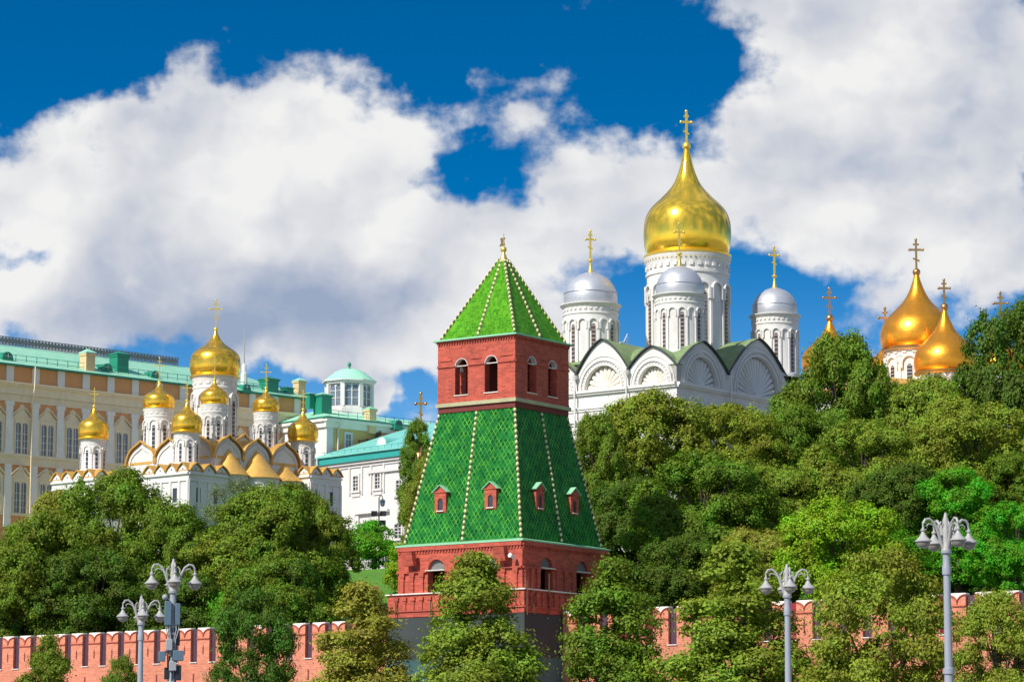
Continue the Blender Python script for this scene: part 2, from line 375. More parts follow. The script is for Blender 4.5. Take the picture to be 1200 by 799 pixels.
M['lampcast'] = mat('cast_lamp_head', (0.38, 0.37, 0.355), 0.5, var=0.12)
M['lampglass'] = mat('lamp_bowl', (0.24, 0.22, 0.19), 0.2, var=0.15)
M['antenna'] = mat('antenna_grey_blue', (0.10, 0.16, 0.21), 0.5, var=0.12)
M['box_grey'] = mat('equipment_grey', (0.33, 0.34, 0.35), 0.5, var=0.12)
M['hood_grey'] = mat('grey_hood_sheet', (0.17, 0.17, 0.16), 0.6)
M['black'] = mat('black_iron', (0.02, 0.02, 0.024), 0.5)
M['bark'] = mat('bark', (0.075, 0.055, 0.042), 0.9, var=0.4, scale=2, fine=9, bump=0.6)
M['wrap_teal'] = mat('teal_scaffold_cloth', (0.046, 0.118, 0.122), 0.8, var=0.14, scale=0.25, fine=0.9, bump=0.5)
M['wrap_grey'] = mat('grey_scaffold_cloth', (0.036, 0.046, 0.043), 0.8, var=0.14, scale=0.25, fine=0.9, bump=0.5)
M['grass'] = mat('lawn', (0.075, 0.21, 0.012), 0.9, var=0.35, scale=0.12, fine=3.0, bump=0.8)
M['asphalt'] = mat('asphalt', (0.05, 0.05, 0.052), 0.9, var=0.2, fine=9, bump=0.3)
M['paving'] = mat('paving', (0.26, 0.25, 0.24), 0.9, var=0.15, fine=3)
M['paint'] = mat('road_paint', (0.75, 0.75, 0.72), 0.7, var=0.12)
LEAF = {
    'deep':  leaf_mat('leaf_deep', (0.072, 0.14, 0.012)),
    'mid':   leaf_mat('leaf_mid', (0.132, 0.208, 0.015)),
    'olive': leaf_mat('leaf_olive', (0.205, 0.262, 0.023)),
    'gold':  leaf_mat('leaf_yellowing', (0.27, 0.265, 0.034)),
    'lime':  leaf_mat('leaf_lime', (0.205, 0.36, 0.012)),
    'bright':leaf_mat('leaf_bright', (0.09, 0.32, 0.012)),
    'grey':  leaf_mat('leaf_grey', (0.14, 0.195, 0.07), hue=0.02),
    'rust':  leaf_mat('leaf_rust', (0.27, 0.19, 0.03), hue=0.03),
}

# ------------------------------------------------------------------ mesh helpers
class Fr:
    """A facade frame: u along the wall, z up, d outward."""
    def __init__(s, o, U, N):
        s.o, s.U, s.N = Vector(o), Vector(U).normalized(), Vector(N).normalized()
    def p(s, u, z, d=0.0):
        return s.o + s.U * u + s.N * d + Vector((0, 0, z))
class MB:
    def __init__(s): s.v = []; s.f = []; s.m = []; s.sm = []; s.uv = []
    def add(s, vs, fs, m=0, smooth=False, uvs=None):
        o = len(s.v); s.v.extend([tuple(v) for v in vs])
        for i, f in enumerate(fs):
            s.f.append([o + k for k in f]); s.m.append(m); s.sm.append(smooth)
            s.uv.append(uvs[i] if uvs else None)
        return s
    def hexa(s, c, m=0):
        return s.add(c, [(0, 3, 2, 1), (4, 5, 6, 7), (0, 1, 5, 4), (1, 2, 6, 5), (2, 3, 7, 6), (3, 0, 4, 7)], m)
    def box(s, a, b, m=0):
        (x0, y0, z0), (x1, y1, z1) = a, b
        return s.hexa([(x0, y0, z0), (x1, y0, z0), (x1, y1, z0), (x0, y1, z0), (x0, y0, z1), (x1, y0, z1), (x1, y1, z1), (x0, y1, z1)], m)
    def fbox(s, fr, u0, u1, z0, z1, d0, d1, m=0):
        return s.hexa([fr.p(u0, z0, d0), fr.p(u1, z0, d0), fr.p(u1, z0, d1), fr.p(u0, z0, d1), fr.p(u0, z1, d0), fr.p(u1, z1, d0), fr.p(u1, z1, d1), fr.p(u0, z1, d1)], m)
    def prism(s, pts, fr, d0, d1, m=0, smooth_side=False):
        n = len(pts)
        a = [fr.p(u, z, d0) for u, z in pts]; b = [fr.p(u, z, d1) for u, z in pts]
        s.add(a + b, [tuple(range(n - 1, -1, -1)), tuple(range(n, 2 * n))], m)
        s.add(a + b, [(i, (i + 1) % n, n + (i + 1) % n, n + i) for i in range(n)], m, smooth_side)
        return s
    def strip(s, pts, fr, d0, d1, m=0):
        """open sheet along a polyline in (u, z)"""
        n = len(pts)
        a = [fr.p(u, z, d0) for u, z in pts]; b = [fr.p(u, z, d1) for u, z in pts]
        return s.add(a + b, [(i, i + 1, n + i + 1, n + i) for i in range(n - 1)], m)
    def band(s, pts, fr, d0, d1, th, m=0):
        """polyline in (u, z) given a thickness th upward/outward and a depth"""
        up = []
        for i, (u, z) in enumerate(pts):
            a = pts[max(0, i - 1)]; b = pts[min(len(pts) - 1, i + 1)]
            t = Vector((b[0] - a[0], b[1] - a[1])); t.normalize()
            up.append((u - t.y * th, z + t.x * th))
        return s.prism(list(pts) + up[::-1], fr, d0, d1, m)
    def lathe(s, prof, c=(0, 0), n=40, m=0, a0=0.0, a1=2 * PI, smooth=True):
        full = abs(a1 - a0 - 2 * PI) < 1e-6
        k = n if full else n + 1
        vs = []; L = 0; ls = []
        for j, (r, z) in enumerate(prof):
            if j: L += math.hypot(r - prof[j - 1][0], z - prof[j - 1][1])
            ls.append(L)
            for i in range(k):
                a = a0 + (a1 - a0) * i / n
                vs.append((c[0] + r * math.cos(a), c[1] + r * math.sin(a), z))
        fs = []; uvs = []
        rm = max(r for r, z in prof)
        for j in range(len(prof) - 1):
            for i in range(n):
                i2 = (i + 1) % k
                fs.append((j * k + i, j * k + i2, (j + 1) * k + i2, (j + 1) * k + i))
                ua, ub = (a1 - a0) * i / n * rm, (a1 - a0) * (i + 1) / n * rm
                uvs.append([(ua, ls[j]), (ub, ls[j]), (ub, ls[j + 1]), (ua, ls[j + 1])])
        return s.add(vs, fs, m, smooth, uvs)
    def tube(s, pts, rad, n=8, m=0, cap=True):
        pts = [Vector(p) for p in pts]
        if not hasattr(rad, '__len__'): rad = [rad] * len(pts)
        vs = []; ref = Vector((0.13, 0.21, 1)).normalized()
        for i, p in enumerate(pts):
            t = (pts[min(i + 1, len(pts) - 1)] - pts[max(i - 1, 0)])
            t = t.normalized() if t.length > 1e-9 else Vector((0, 0, 1))
            a = t.cross(ref)
            if a.length < 0.05: a = t.cross(Vector((1, 0, 0)))
            a.normalize(); b = t.cross(a)
            for k in range(n):
                an = 2 * PI * k / n
                vs.append(p + (a * math.cos(an) + b * math.sin(an)) * rad[i])
        fs = [(i * n + k, i * n + (k + 1) % n, (i + 1) * n + (k + 1) % n, (i + 1) * n + k) for i in range(len(pts) - 1) for k in range(n)]
        s.add(vs, fs, m, True)
        if cap: s.add(vs, [tuple(range(n - 1, -1, -1)), tuple((len(pts) - 1) * n + k for k in range(n))], m)
        return s
    def ball(s, c, r, m=0, n=12, h=8, sz=1.0):
        prof = [(max(1e-4, r * math.sin(PI * j / h)), c[2] - r * sz * math.cos(PI * j / h)) for j in range(h + 1)]
        return s.lathe(prof, (c[0], c[1]), n, m)
    def build(s, name, mats, parent=None, recalc=True):
        me = bpy.data.meshes.new(name)
        me.from_pydata(s.v, [], s.f)
        me.polygons.foreach_set('material_index', s.m)
        me.polygons.foreach_set('use_smooth', s.sm)
        if any(u is not None for u in s.uv):
            ul = me.uv_layers.new(name='UVMap')
            for poly, u in zip(me.polygons, s.uv):
                if u:
                    for li, q in zip(poly.loop_indices, u): ul.data[li].uv = q
        if recalc:
            bm = bmesh.new(); bm.from_mesh(me)
            bmesh.ops.remove_doubles(bm, verts=bm.verts, dist=1e-5)
            bmesh.ops.recalc_face_normals(bm, faces=bm.faces)
            bm.to_mesh(me); bm.free()
        me.set_sharp_from_angle(angle=R(38))
        for mm in (mats if isinstance(mats, (list, tuple)) else [mats]):
            me.materials.append(M[mm] if isinstance(mm, str) else mm)
        o = bpy.data.objects.new(name, me); col.objects.link(o)
        if parent: o.parent = parent
        return o

def tag(o, label, cat, group=None, kind=None):
    if label: o['label'] = label
    if cat: o['category'] = cat
    if group: o['group'] = group
    if kind: o['kind'] = kind
    return o
def thing(name, label, cat, loc=(0, 0, 0), rotz=0.0, group=None):
    o = bpy.data.objects.new(name, None); col.objects.link(o)
    o.location = loc; o.rotation_euler = (0, 0, rotz); o.empty_display_size = 0.5
    return tag(o, label, cat, group)
def kids(o): return [c for c in bpy.data.objects if c.parent == o]
def copy_tree(o, parent=None):
    c = o.copy(); col.objects.link(c)
    if parent: c.parent = parent
    for ch in kids(o): copy_tree(ch, c)
    return c
def arc(cu, cz, r, a0, a1, n=12, sz=1.0):
    return [(cu + r * math.cos(a0 + (a1 - a0) * i / n), cz + r * sz * math.sin(a0 + (a1 - a0) * i / n)) for i in range(n + 1)]
def wall_openings(mb, fr, u0, u1, z0, z1, ops, t, m=0, mr=None):
    """A wall of thickness t with a row of arched openings (uc, w, sill, spring)."""
    mr = m if mr is None else mr
    cur = u0; spans = []
    for uc, w, zs, zp in ops:
        a, b = uc - w / 2, uc + w / 2
        mb.fbox(fr, cur, a, z0, z1, -t, 0, m)
        mb.fbox(fr, a, b, z0, zs, -t, 0, m)
        A = arc(uc, zp, w / 2, PI, 0, 14)
        mb.prism([(a, z1), (a, zp)] + A[1:-1] + [(b, zp), (b, z1)], fr, -t, 0, m)
        cur = b
    mb.fbox(fr, cur, u1, z0, z1, -t, 0, m)
# ================================================================== the place
ALW = R(36)                                   # fortress wall direction
W0 = at(590, 721, 260)                        # a point on the wall's top line
WDIR = Vector((math.cos(ALW), -math.sin(ALW), 0)); WN = Vector((math.sin(ALW), math.cos(ALW), 0))
ZTOP = W0.z
GROUND = -1.7
def wall_v(x, y): return (x - W0.x) * WN.x + (y - W0.y) * WN.y
PROFILE = [(-900, GROUND), (-1.0, GROUND), (0.6, 8.0), (5, 9.5), (20, 15.5), (40, 22.8), (52, 25.8), (64, 26.5), (2600, 26.5)]
def ground_z(x, y):
    v = wall_v(x, y)
    for (a, za), (b, zb) in zip(PROFILE, PROFILE[1:]):
        if v <= b: return za + (zb - za) * max(0, (v - a)) / (b - a)
    return PROFILE[-1][1]

def build_ground():
    rng = random.Random(4)
    us = [-2500, -900] + list(range(-300, 301, 12)) + [900, 2500]
    vs = sorted(set([-900, -300, -120, -60, -30, -14, -1.0, 0.6, 5, 10, 15, 20, 26, 33, 40, 46, 52, 58, 64, 90, 150, 300, 800, 2600]))
    mb = MB(); P = []
    for v in vs:
        for u in us:
            p = W0 + WDIR * u + WN * v
            z = ground_z(p.x, p.y)
            if 8 < v < 60: z += rng.uniform(-0.35, 0.35)
            P.append((p.x, p.y, z))
    n = len(us)
    fs = [(j * n + i, j * n + i + 1, (j + 1) * n + i + 1, (j + 1) * n + i) for j in range(len(vs) - 1) for i in range(n - 1)]
    mb.add(P, fs, 0, True)
    o = mb.build('ground', ['grass', 'paving'], recalc=False); o['kind'] = 'structure'
    for p in o.data.polygons:                       # the square above and the embankment below are paved
        v = wall_v(p.center.x, p.center.y)
        p.material_index = 1 if (v > 60 or v < -2) else 0
    # embankment road, kerb and pavement in front of the wall
    fr = Fr((W0.x, W0.y, 0), WDIR, WN)
    r = MB(); r.add([fr.p(u, GROUND + 0.004, d) for u, d in ((-400, -275), (400, -275), (400, -120), (-400, -120))], [(0, 1, 2, 3)])
    o = r.build('road', 'asphalt', recalc=False); o['kind'] = 'structure'
    k = MB(); k.fbox(fr, -400, 400, GROUND + 0.002, GROUND + 0.13, -119.9, -100)
    o = k.build('pavement', 'paving'); o['kind'] = 'structure'
    mk = MB()
    for i in range(-38, 39):
        mk.add([fr.p(i * 10 + u, GROUND + 0.008, d) for u, d in ((0, -160.1), (4, -160.1), (4, -159.9), (0, -159.9))], [(0, 1, 2, 3)])
    o = mk.build('road_marking', 'paint', recalc=False); o['kind'] = 'structure'
build_ground()

# ------------------------------------------------------------------ fortress wall with swallow-tail merlons
def build_wall():
    root = thing('fortress_wall', 'long salmon-red brick fortress wall with scalloped white-capped merlons behind the street trees', 'wall',
                 (W0.x, W0.y, GROUND), -ALW)
    zt = ZTOP - GROUND
    pitch, sw = 2.215, 0.78
    mh = 3.0                                        # slots reach this far down
    fr = Fr((0, -1.4, 0), (1, 0, 0), (0, -1, 0))    # front face of the wall, local
    b = MB(); b.fbox(fr, -120, 120, 0, zt - mh, -2.6, 0)
    b.fbox(fr, -120, 120, zt - mh, zt - 2.2, -2.6, -0.72)
    b.build('masonry', 'brick_wall', root)
    lo = MB()
    i0, i1 = -36, 22
    for i in range(i0, i1 + 1):
        lo.fbox(fr, i * pitch - 0.09, i * pitch + 0.09, zt - mh - 1.9, zt - mh - 1.0, -0.3, 0.004)
    lo.build('lower_loopholes', 'brick_dark', root)
    cd = MB(); cd.fbox(fr, -120, 120, zt - mh - 2.9, zt - mh - 2.75, 0, 0.12)
    cd.build('string_course', 'brick_wall', root)
    # one merlon
    w = pitch - sw
    body = MB(); hw = w / 2
    # body: straight sides, V valley in the middle between two curved horns
    top = []
    for k in range(9):
        a = PI / 2 * k / 8
        top.append((-hw + hw * math.sin(a), zt - 0.80 + 0.68 * math.cos(a)))
    pts = [(-hw, zt - mh)] + top + [(-u, z) for u, z in top[:-1]][::-1] + [(hw, zt - mh)]
    body.prism(pts, fr, -0.7, 0)
    capm = MB()
    edge = top + [(-u, z) for u, z in top[:-1]][::-1]
    capm.prism(edge + [(hw, zt + 0.02), (hw - 0.1, zt + 0.05), (-hw + 0.1, zt + 0.05), (-hw, zt + 0.02)], fr, -0.68, -0.04)
    rim = MB(); rim.band([(u, z - 0.005) for u, z in edge], fr, -0.1, 0.09, 0.07)
    mould = MB(); mould.fbox(fr, -hw, hw, zt - 0.98, zt - 0.90, 0, 0.09)
    slit = MB(); slit.prism([(-0.07, zt - 2.35), (0.07, zt - 2.35), (0.08, zt - 1.7), (0, zt - 1.45), (-0.08, zt - 1.7)], fr, -0.05, 0.004)
    sh = MB(); sh.fbox(fr, -sw / 2, sw / 2, zt - mh, zt - 0.14, -0.55, -0.30)
    for q in range(4):
        sh.fbox(fr, -sw / 2 + 0.2 * q + 0.09, -sw / 2 + 0.2 * q + 0.11, zt - mh, zt - 0.14, -0.30, -0.285)
    sill = MB(); sill.fbox(fr, -sw / 2 - 0.05, sw / 2 + 0.05, zt - mh - 0.07, zt - mh, -0.3, 0.10)
    protos = None
    for i in range(i0, i1 + 1):
        x = i * pitch
        if protos is None:
            m = body.build('merlon', 'brick_wall', root)
            subs = [rim.build('rim', 'brick', m), capm.build('cap', 'cap', m), mould.build('moulding', 'brick', m), slit.build('loophole', 'brick_dark', m)]
            s = sh.build('shutter', 'board', root); sl = sill.build('sill', 'cap', s)
            protos = (m, s)
        else:
            m = copy_tree(protos[0]); s = copy_tree(protos[1])
        m.location = (x + pitch / 2, 0, 0); s.location = (x, 0, 0)
        if i in (7, 13, 19, 6):
            s.material_slots[0].link = 'OBJECT'; s.material_slots[0].material = M['board_red']; s['label'] = 'crimson boarded slot'
build_wall()

# ------------------------------------------------------------------ the green tower
def build_tower():
    AL = R(35)
    C = at(590, 700, 260)
    root = thing('brick_tower', 'square red brick fortress tower with glazed green tiled skirts and an open arched belfry', 'tower',
                 (C.x, C.y, GROUND), R(90) - AL)
    # local x = right-hand face direction, y = left-hand face direction; near corner at (-a,-a)
    def zc(py, a):                                  # height of a near corner drawn at image row py
        return at(605, py, 260 - 1.39 * a).z - GROUND
    faces = [((-1, 0), (0, -1)), ((0, -1), (1, 0)), ((1, 0), (0, 1)), ((0, 1), (-1, 0))]   # normal, u direction
    def fr(k, a, z=0):
        n, u = faces[k]
        N = Vector((n[0], n[1], 0)); U = Vector((u[0], u[1], 0))
        return Fr(N * a - U * a + Vector((0, 0, z)), U, N)      # u runs 0..2a
    z_bot, z_rail = zc(717, 6.9), zc(690, 6.9)
    z_e1, z_band = zc(632, 6.5), zc(664, 6.4)
    z_ledge, z_e2 = zc(465, 4.1), zc(391, 4.27)
    z_tip = at(590, 303, 260).z - GROUND
    a_base, a_low, a_sk0, a_sk1, a_up = 6.75, 6.3, 5.92, 3.86, 3.97
    # ---- base, wrapped in scaffold cloth
    b = MB(); b.box((-a_base, -a_base, 0), (a_base, a_base, z_bot)); b.build('base', 'brick', root)
    wr = MB()
    rng = random.Random(2)
    for k in range(4):
        f = fr(k, a_base + 0.22); n = 22; L = 2 * (a_base + 0.22)
        rows = [0, 3, 6, 9, 12, z_bot - 3.6, z_bot - 3.5, z_bot - 1.4, z_bot - 0.05]
        P = []
        for z in rows:
            for i in range(n + 1):
                e = 0 if i in (0, n) else rng.uniform(-0.10, 0.06)
                P.append(f.p(L * i / n, z, e))
        for j in range(len(rows) - 1):
            wr.add(P, [(j * (n + 1) + i, j * (n + 1) + i + 1, (j + 1) * (n + 1) + i + 1, (j + 1) * (n + 1) + i) for i in range(n)], 1 if j >= 6 else 0, True)
    wr.build('scaffold_wrap', ['wrap_teal', 'wrap_grey'], root)
    # ---- balcony parapet with blind merlons
    for k in range(4):
        f = fr(k, 6.9); L = 13.8
        p = MB(); p.fbox(f, 0 if k % 2 else 0.55, L if k % 2 else L - 0.55, z_bot, z_rail, -0.55, 0)
        nn = 15
        for i in range(nn):
            u = 0.5 + (L - 1.0) * (i + 0.5) / nn
            p.fbox(f, u - 0.14, u + 0.14, z_bot + 0.55, z_rail - 0.22, 0, 0.10)
            p.fbox(f, u - 0.24, u + 0.24, z_rail - 0.5, z_rail - 0.22, 0, 0.16)
        p.fbox(f, 0, L, z_bot + 0.45, z_bot + 0.55, 0, 0.12)
        par = p.build('parapet', 'brick', root)
        c = MB(); c.fbox(f, -0.16 if k % 2 else 0.6, L + 0.16 if k % 2 else L - 0.6, z_rail + 0.002, z_rail + 0.10, -0.6, 0.16); c.build('coping', 'cap', par)
    d = MB(); d.box((-6.4, -6.4, z_bot - 0.3), (6.4, 6.4, z_bot + 0.2)); d.build('walkway', 'brick', root)
    # scaffold posts standing on the walkway edge (right-hand face)
    for u, h in ((0.15, 2.6), (1.1, 1.9), (3.3, 3.3), (5.2, 0.7), (7.6, 1.3)):
        f = fr(1, 6.9); q = MB(); q.tube([f.p(u, z_bot - 0.2, 0.2), f.p(u, z_bot + h, 0.2)], 0.05, 6, 0)
        q.build('pole', 'bead_dark', root)
    for u in (1.0, 4.6, 8.2):
        f = fr(0, 6.9); q = MB(); q.tube([f.p(u, z_bot - 0.6, 0.25), f.p(u, z_bot + 1.3, 0.25)], 0.04, 6, 0)
        q.build('pole', 'bead_dark', root)
    # ---- lower storey
    z_sp = z_band + 0.15
    for k in range(4):
        f = fr(k, a_low); L = 2 * a_low
        oa, ob = (3.95, 9.2) if k % 2 == 0 else (3.5, 8.75)
        ops = [(oa, 1.75, z_bot + 0.1, z_sp), (ob, 1.75, z_bot + 0.1, z_sp)]
        wmb = MB(); inset = 0.0 if k % 2 else 0.8
        wall_openings(wmb, f, inset, L - inset, z_bot, z_e1 - 0.05, ops, 0.8)
        # belt, small colonnettes and dentils
        segs = [(0, oa - 0.93), (oa + 0.93, ob - 0.93), (ob + 0.93, L)]
        for s0, s1 in segs: wmb.fbox(f, s0 + (0.0), s1, z_band - 0.02, z_band + 0.10, 0, 0.20)
        for s0, s1 in segs:
            m = max(2, int((s1 - s0) / 0.85))
            for i in range(m):
                u = s0 + (s1 - s0) * (i + 0.5) / m
                wmb.fbox(f, u - 0.17, u + 0.17, z_rail - 0.1, z_band - 0.35, 0, 0.14)
                wmb.fbox(f, u - 0.25, u + 0.25, z_band - 0.35, z_band - 0.02, 0, 0.18)
        for i in range(42):
            u = (i + 0.5) * L / 42
            wmb.fbox(f, u - 0.07, u + 0.07, z_e1 - 0.62, z_e1 - 0.40, 0, 0.09)
        wmb.fbox(f, 0, L, z_e1 - 0.40, z_e1 - 0.05, 0, 0.16)
        wl = wmb.build('wall', 'brick', root)
        for u in (oa, ob):
            h = MB(); h.prism(arc(u, z_sp, 0.86, 0, PI, 14), f, -0.40, -0.30); h.build('arch_hood', 'hood_grey', wl)
            h = MB(); h.fbox(f, u - 0.98, u + 0.98, z_sp - 0.07, z_sp, -0.3, 0.24); h.build('hood_ledge', 'cap', wl)
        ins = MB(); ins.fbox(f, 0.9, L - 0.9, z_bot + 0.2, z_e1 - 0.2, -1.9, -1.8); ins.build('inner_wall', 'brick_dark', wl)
    def eave(a, z, th, name, m='mint'):
        e = MB()
        o, i = a, a - 0.75
        e.lathe([(i * 1.41421, z + th + 0.18), (o * 1.41421, z + th), (o * 1.41421, z), (i * 1.41421, z - 0.02)], (0, 0), 4, 0, PI / 4, PI / 4 + 2 * PI, False)
        e.build(name, m, root)
    eave(6.5, z_e1 - 0.04, 0.12, 'eave_flashing')
    # ---- the two tiled skirts
    def skirt(name, a0, z0, a1, z1, m):
        mb = MB()
        for k in range(4):
            n, u = faces[k]
            N = Vector((n[0], n[1], 0)); U = Vector((u[0], u[1], 0))
            P = [N * a0 - U * a0 + Vector((0, 0, z0)), N * a0 + U * a0 + Vector((0, 0, z0)), N * a1 + U * a1 + Vector((0, 0, z1)), N * a1 - U * a1 + Vector((0, 0, z1))]
            H = math.hypot(z1 - z0, a0 - a1)
            mb.add(P, [(0, 1, 2, 3)], 0, False, [[(-a0, 0), (a0, 0), (a1, H), (-a1, H)]])
        o = mb.build(name, m, root)
        # ridge beads on the hips and down the middle of each face
        for k in range(4):
            n, u = faces[k]
            N = Vector((n[0], n[1], 0)); U = Vector((u[0], u[1], 0))
            for kind in (0, 1):
                p0 = N * a0 - U * a0 * (1 - kind) + Vector((0, 0, z0 + 0.1)); p1 = N * a1 - U * a1 * (1 - kind) + Vector((0, 0, z1 - 0.05))
                rb = MB(); L = (p1 - p0).length; cnt = int(L / 0.46)
                rb.tube([p0, p1], 0.09, 6, 1)
                for i in range(cnt):
                    c = p0.lerp(p1, (i + 0.5) / cnt)
                    rb.ball(c, 0.128, 0, 8, 5, 1.45)
                rb.build('ridge', ['bead', 'bead_dark'], o)
        return o
    sk = skirt('tiled_skirt', a_sk0, z_e1 + 0.1, a_sk1, z_ledge - 0.75, 'tile')
    # dormers on the skirt
    H = z_ledge - 0.85 - z_e1
    for k in range(4):
        f0 = fr(k, 0)
        n, u = faces[k]; N = Vector((n[0], n[1], 0)); U = Vector((u[0], u[1], 0))
        for s in (-1, 1):
            zb = z_e1 + 2.75
            da = a_sk0 + (a_sk1 - a_sk0) * (zb - z_e1) / H
            f = Fr(N * (da + 0.08) + U * (s * 2.55), U, N)
            dmb = MB(); wall_openings(dmb, f, -0.58, 0.58, zb, zb + 1.72, [(0, 0.5, zb + 0.18, zb + 0.95)], 0.25)
            dmb.fbox(f, -0.58, -0.35, zb, zb + 1.72, -1.3, -0.25); dmb.fbox(f, 0.35, 0.58, zb, zb + 1.72, -1.3, -0.25)
            dmb.prism([(-0.60, zb + 1.72), (0.60, zb + 1.72), (0, zb + 2.22)], f, -1.4, 0.0)
            dmb.fbox(f, -0.64, 0.64, zb + 1.66, zb + 1.76, 0, 0.07)
            dm = dmb.build('dormer', 'brick', root)
            rf = MB(); rf.band([(-0.78, zb + 1.66), (0, zb + 2.27), (0.78, zb + 1.66)], f, -1.5, 0.16, 0.06); rf.build('roof', 'mint', dm)
            dk = MB(); dk.fbox(f, -0.3, 0.3, zb + 0.1, zb + 1.35, -0.22, -0.08); dk.build('opening', 'glass', dm)
            si = MB(); si.fbox(f, -0.36, 0.36, zb + 0.10, zb + 0.18, 0, 0.10); si.build('sill', 'cap', dm)
    # ---- ledge and belfry
    eave(4.12, z_ledge - 0.32, 0.30, 'stone_ledge', 'stonegreen')
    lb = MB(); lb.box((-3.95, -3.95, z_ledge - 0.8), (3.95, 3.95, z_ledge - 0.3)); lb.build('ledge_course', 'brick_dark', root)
    for k in range(4):
        f = fr(k, a_up); L = 2 * a_up
        sp = z_ledge + 3.05
        ops = [(2.45, 1.32, z_ledge + 0.62, sp), (5.5, 1.32, z_ledge + 0.62, sp)]
        wmb = MB(); inset = 0.0 if k % 2 else 0.7
        wall_openings(wmb, f, inset, L - inset, z_ledge + 0.0, z_e2, ops, 0.7)
        for s0, s1 in ((0, 1.75), (3.15, 4.8), (6.2, L)):
            wmb.fbox(f, s0, s1, sp - 0.02, sp + 0.13, 0, 0.11)
            wmb.fbox(f, s0 + 0.28, s1 - 0.28, sp + 0.50, sp + 0.62, 0, 0.07)
        wmb.fbox(f, 0, L, z_ledge + 0.0, z_ledge + 0.16, 0, 0.05)
        for i in range(30):
            u = (i + 0.5) * L / 30
            wmb.fbox(f, u - 0.06, u + 0.06, z_e2 - 0.32, z_e2 - 0.16, 0, 0.10)
        wmb.fbox(f, 0, L, z_e2 - 0.16, z_e2 - 0.02, 0, 0.16)
        wl = wmb.build('belfry_wall', 'brick', root)
        for u, w, zs, zp in ops:
            h = MB(); h.band(arc(u, zp, w / 2 - 0.05, PI, 0, 12), f, -0.45, 0.03, 0.05); h.build('arch_lining', 'white_trim', wl)
            h = MB(); h.fbox(f, u - w / 2 - 0.03, u + w / 2 + 0.03, zp + 0.0, zp + 0.06, -0.2, -0.12); h.build('tie_bar', 'cap', wl)
            h = MB(); h.fbox(f, u - w / 2 - 0.08, u + w / 2 + 0.08, zs - 0.07, zs, -0.6, 0.08); h.build('sill', 'cap', wl)
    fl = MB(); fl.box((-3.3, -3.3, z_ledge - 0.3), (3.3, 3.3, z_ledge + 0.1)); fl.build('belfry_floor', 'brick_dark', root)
    ce = MB(); ce.box((-3.3, -3.3, z_e2 - 0.3), (3.3, 3.3, z_e2 - 0.1)); ce.build('belfry_ceiling', 'bead_dark', root)
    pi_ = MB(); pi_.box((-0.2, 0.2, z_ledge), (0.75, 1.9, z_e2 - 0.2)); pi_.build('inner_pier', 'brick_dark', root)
    eave(4.30, z_e2, 0.12, 'upper_eave_flashing')
    skirt('tiled_spire', 3.80, z_e2 + 0.15, 0.28, z_tip - 0.05, 'tile_top')
    fi = MB(); fi.lathe([(0.52, z_tip - 0.55), (0.30, z_tip + 0.05), (0.13, z_tip + 0.5), (0.12, z_tip + 0.62)], (0, 0), 12)
    fi.ball((0, 0, z_tip + 0.78), 0.27, 0, 12, 8)
    fi.tube([(0, 0, z_tip + 0.9), (0, 0, z_tip + 2.15)], 0.045, 6)
    fo = fi.build('finial', 'gold_trim', root)
    fg = MB(); fg.prism([(-0.36, z_tip + 1.02), (0.14, z_tip + 1.12), (0.05, z_tip + 1.5), (0.16, z_tip + 1.82), (-0.30, z_tip + 1.74), (-0.22, z_tip + 1.38)], Fr((0, 0, 0), (0.6, -0.8, 0), (-0.8, -0.6, 0)), -0.03, 0.03)
    fg.build('weathervane', 'bronze', fo)
    # floodlights under the lower eave
    for k, u in ((0, 1.6), (0, 10.9), (1, 5.9)):
        if k: continue
        f = fr(k, a_low)
        h = MB(); u0 = 2 * a_low - u if False else u
        c = [f.p(u0 - 0.55, z_band + 0.55, 0.25), f.p(u0 + 0.55, z_band + 0.55, 0.25), f.p(u0 + 0.55, z_band + 0.55, 0.75), f.p(u0 - 0.55, z_band + 0.55, 0.75),
             f.p(u0 - 0.55, z_band + 1.65, 0.45), f.p(u0 + 0.55, z_band + 1.65, 0.45), f.p(u0 + 0.55, z_band + 1.65, 1.05), f.p(u0 - 0.55, z_band + 1.65, 1.05)]
        h.hexa(c); h.tube([f.p(u0, z_band + 0.1, 0.15), f.p(u0, z_band + 0.7, 0.5)], 0.06, 6)
        h.build('floodlight', 'brick', root)
    f = fr(0, a_low)
    cm = MB(); cm.tube([f.p(12.0, z_band + 0.55, 0.1), f.p(12.0, z_band + 0.85, 0.45), f.p(11.95, z_band + 0.95, 0.85)], [0.05, 0.16, 0.2], 8)
    cm.build('camera_housing', 'cap', root)
build_tower()

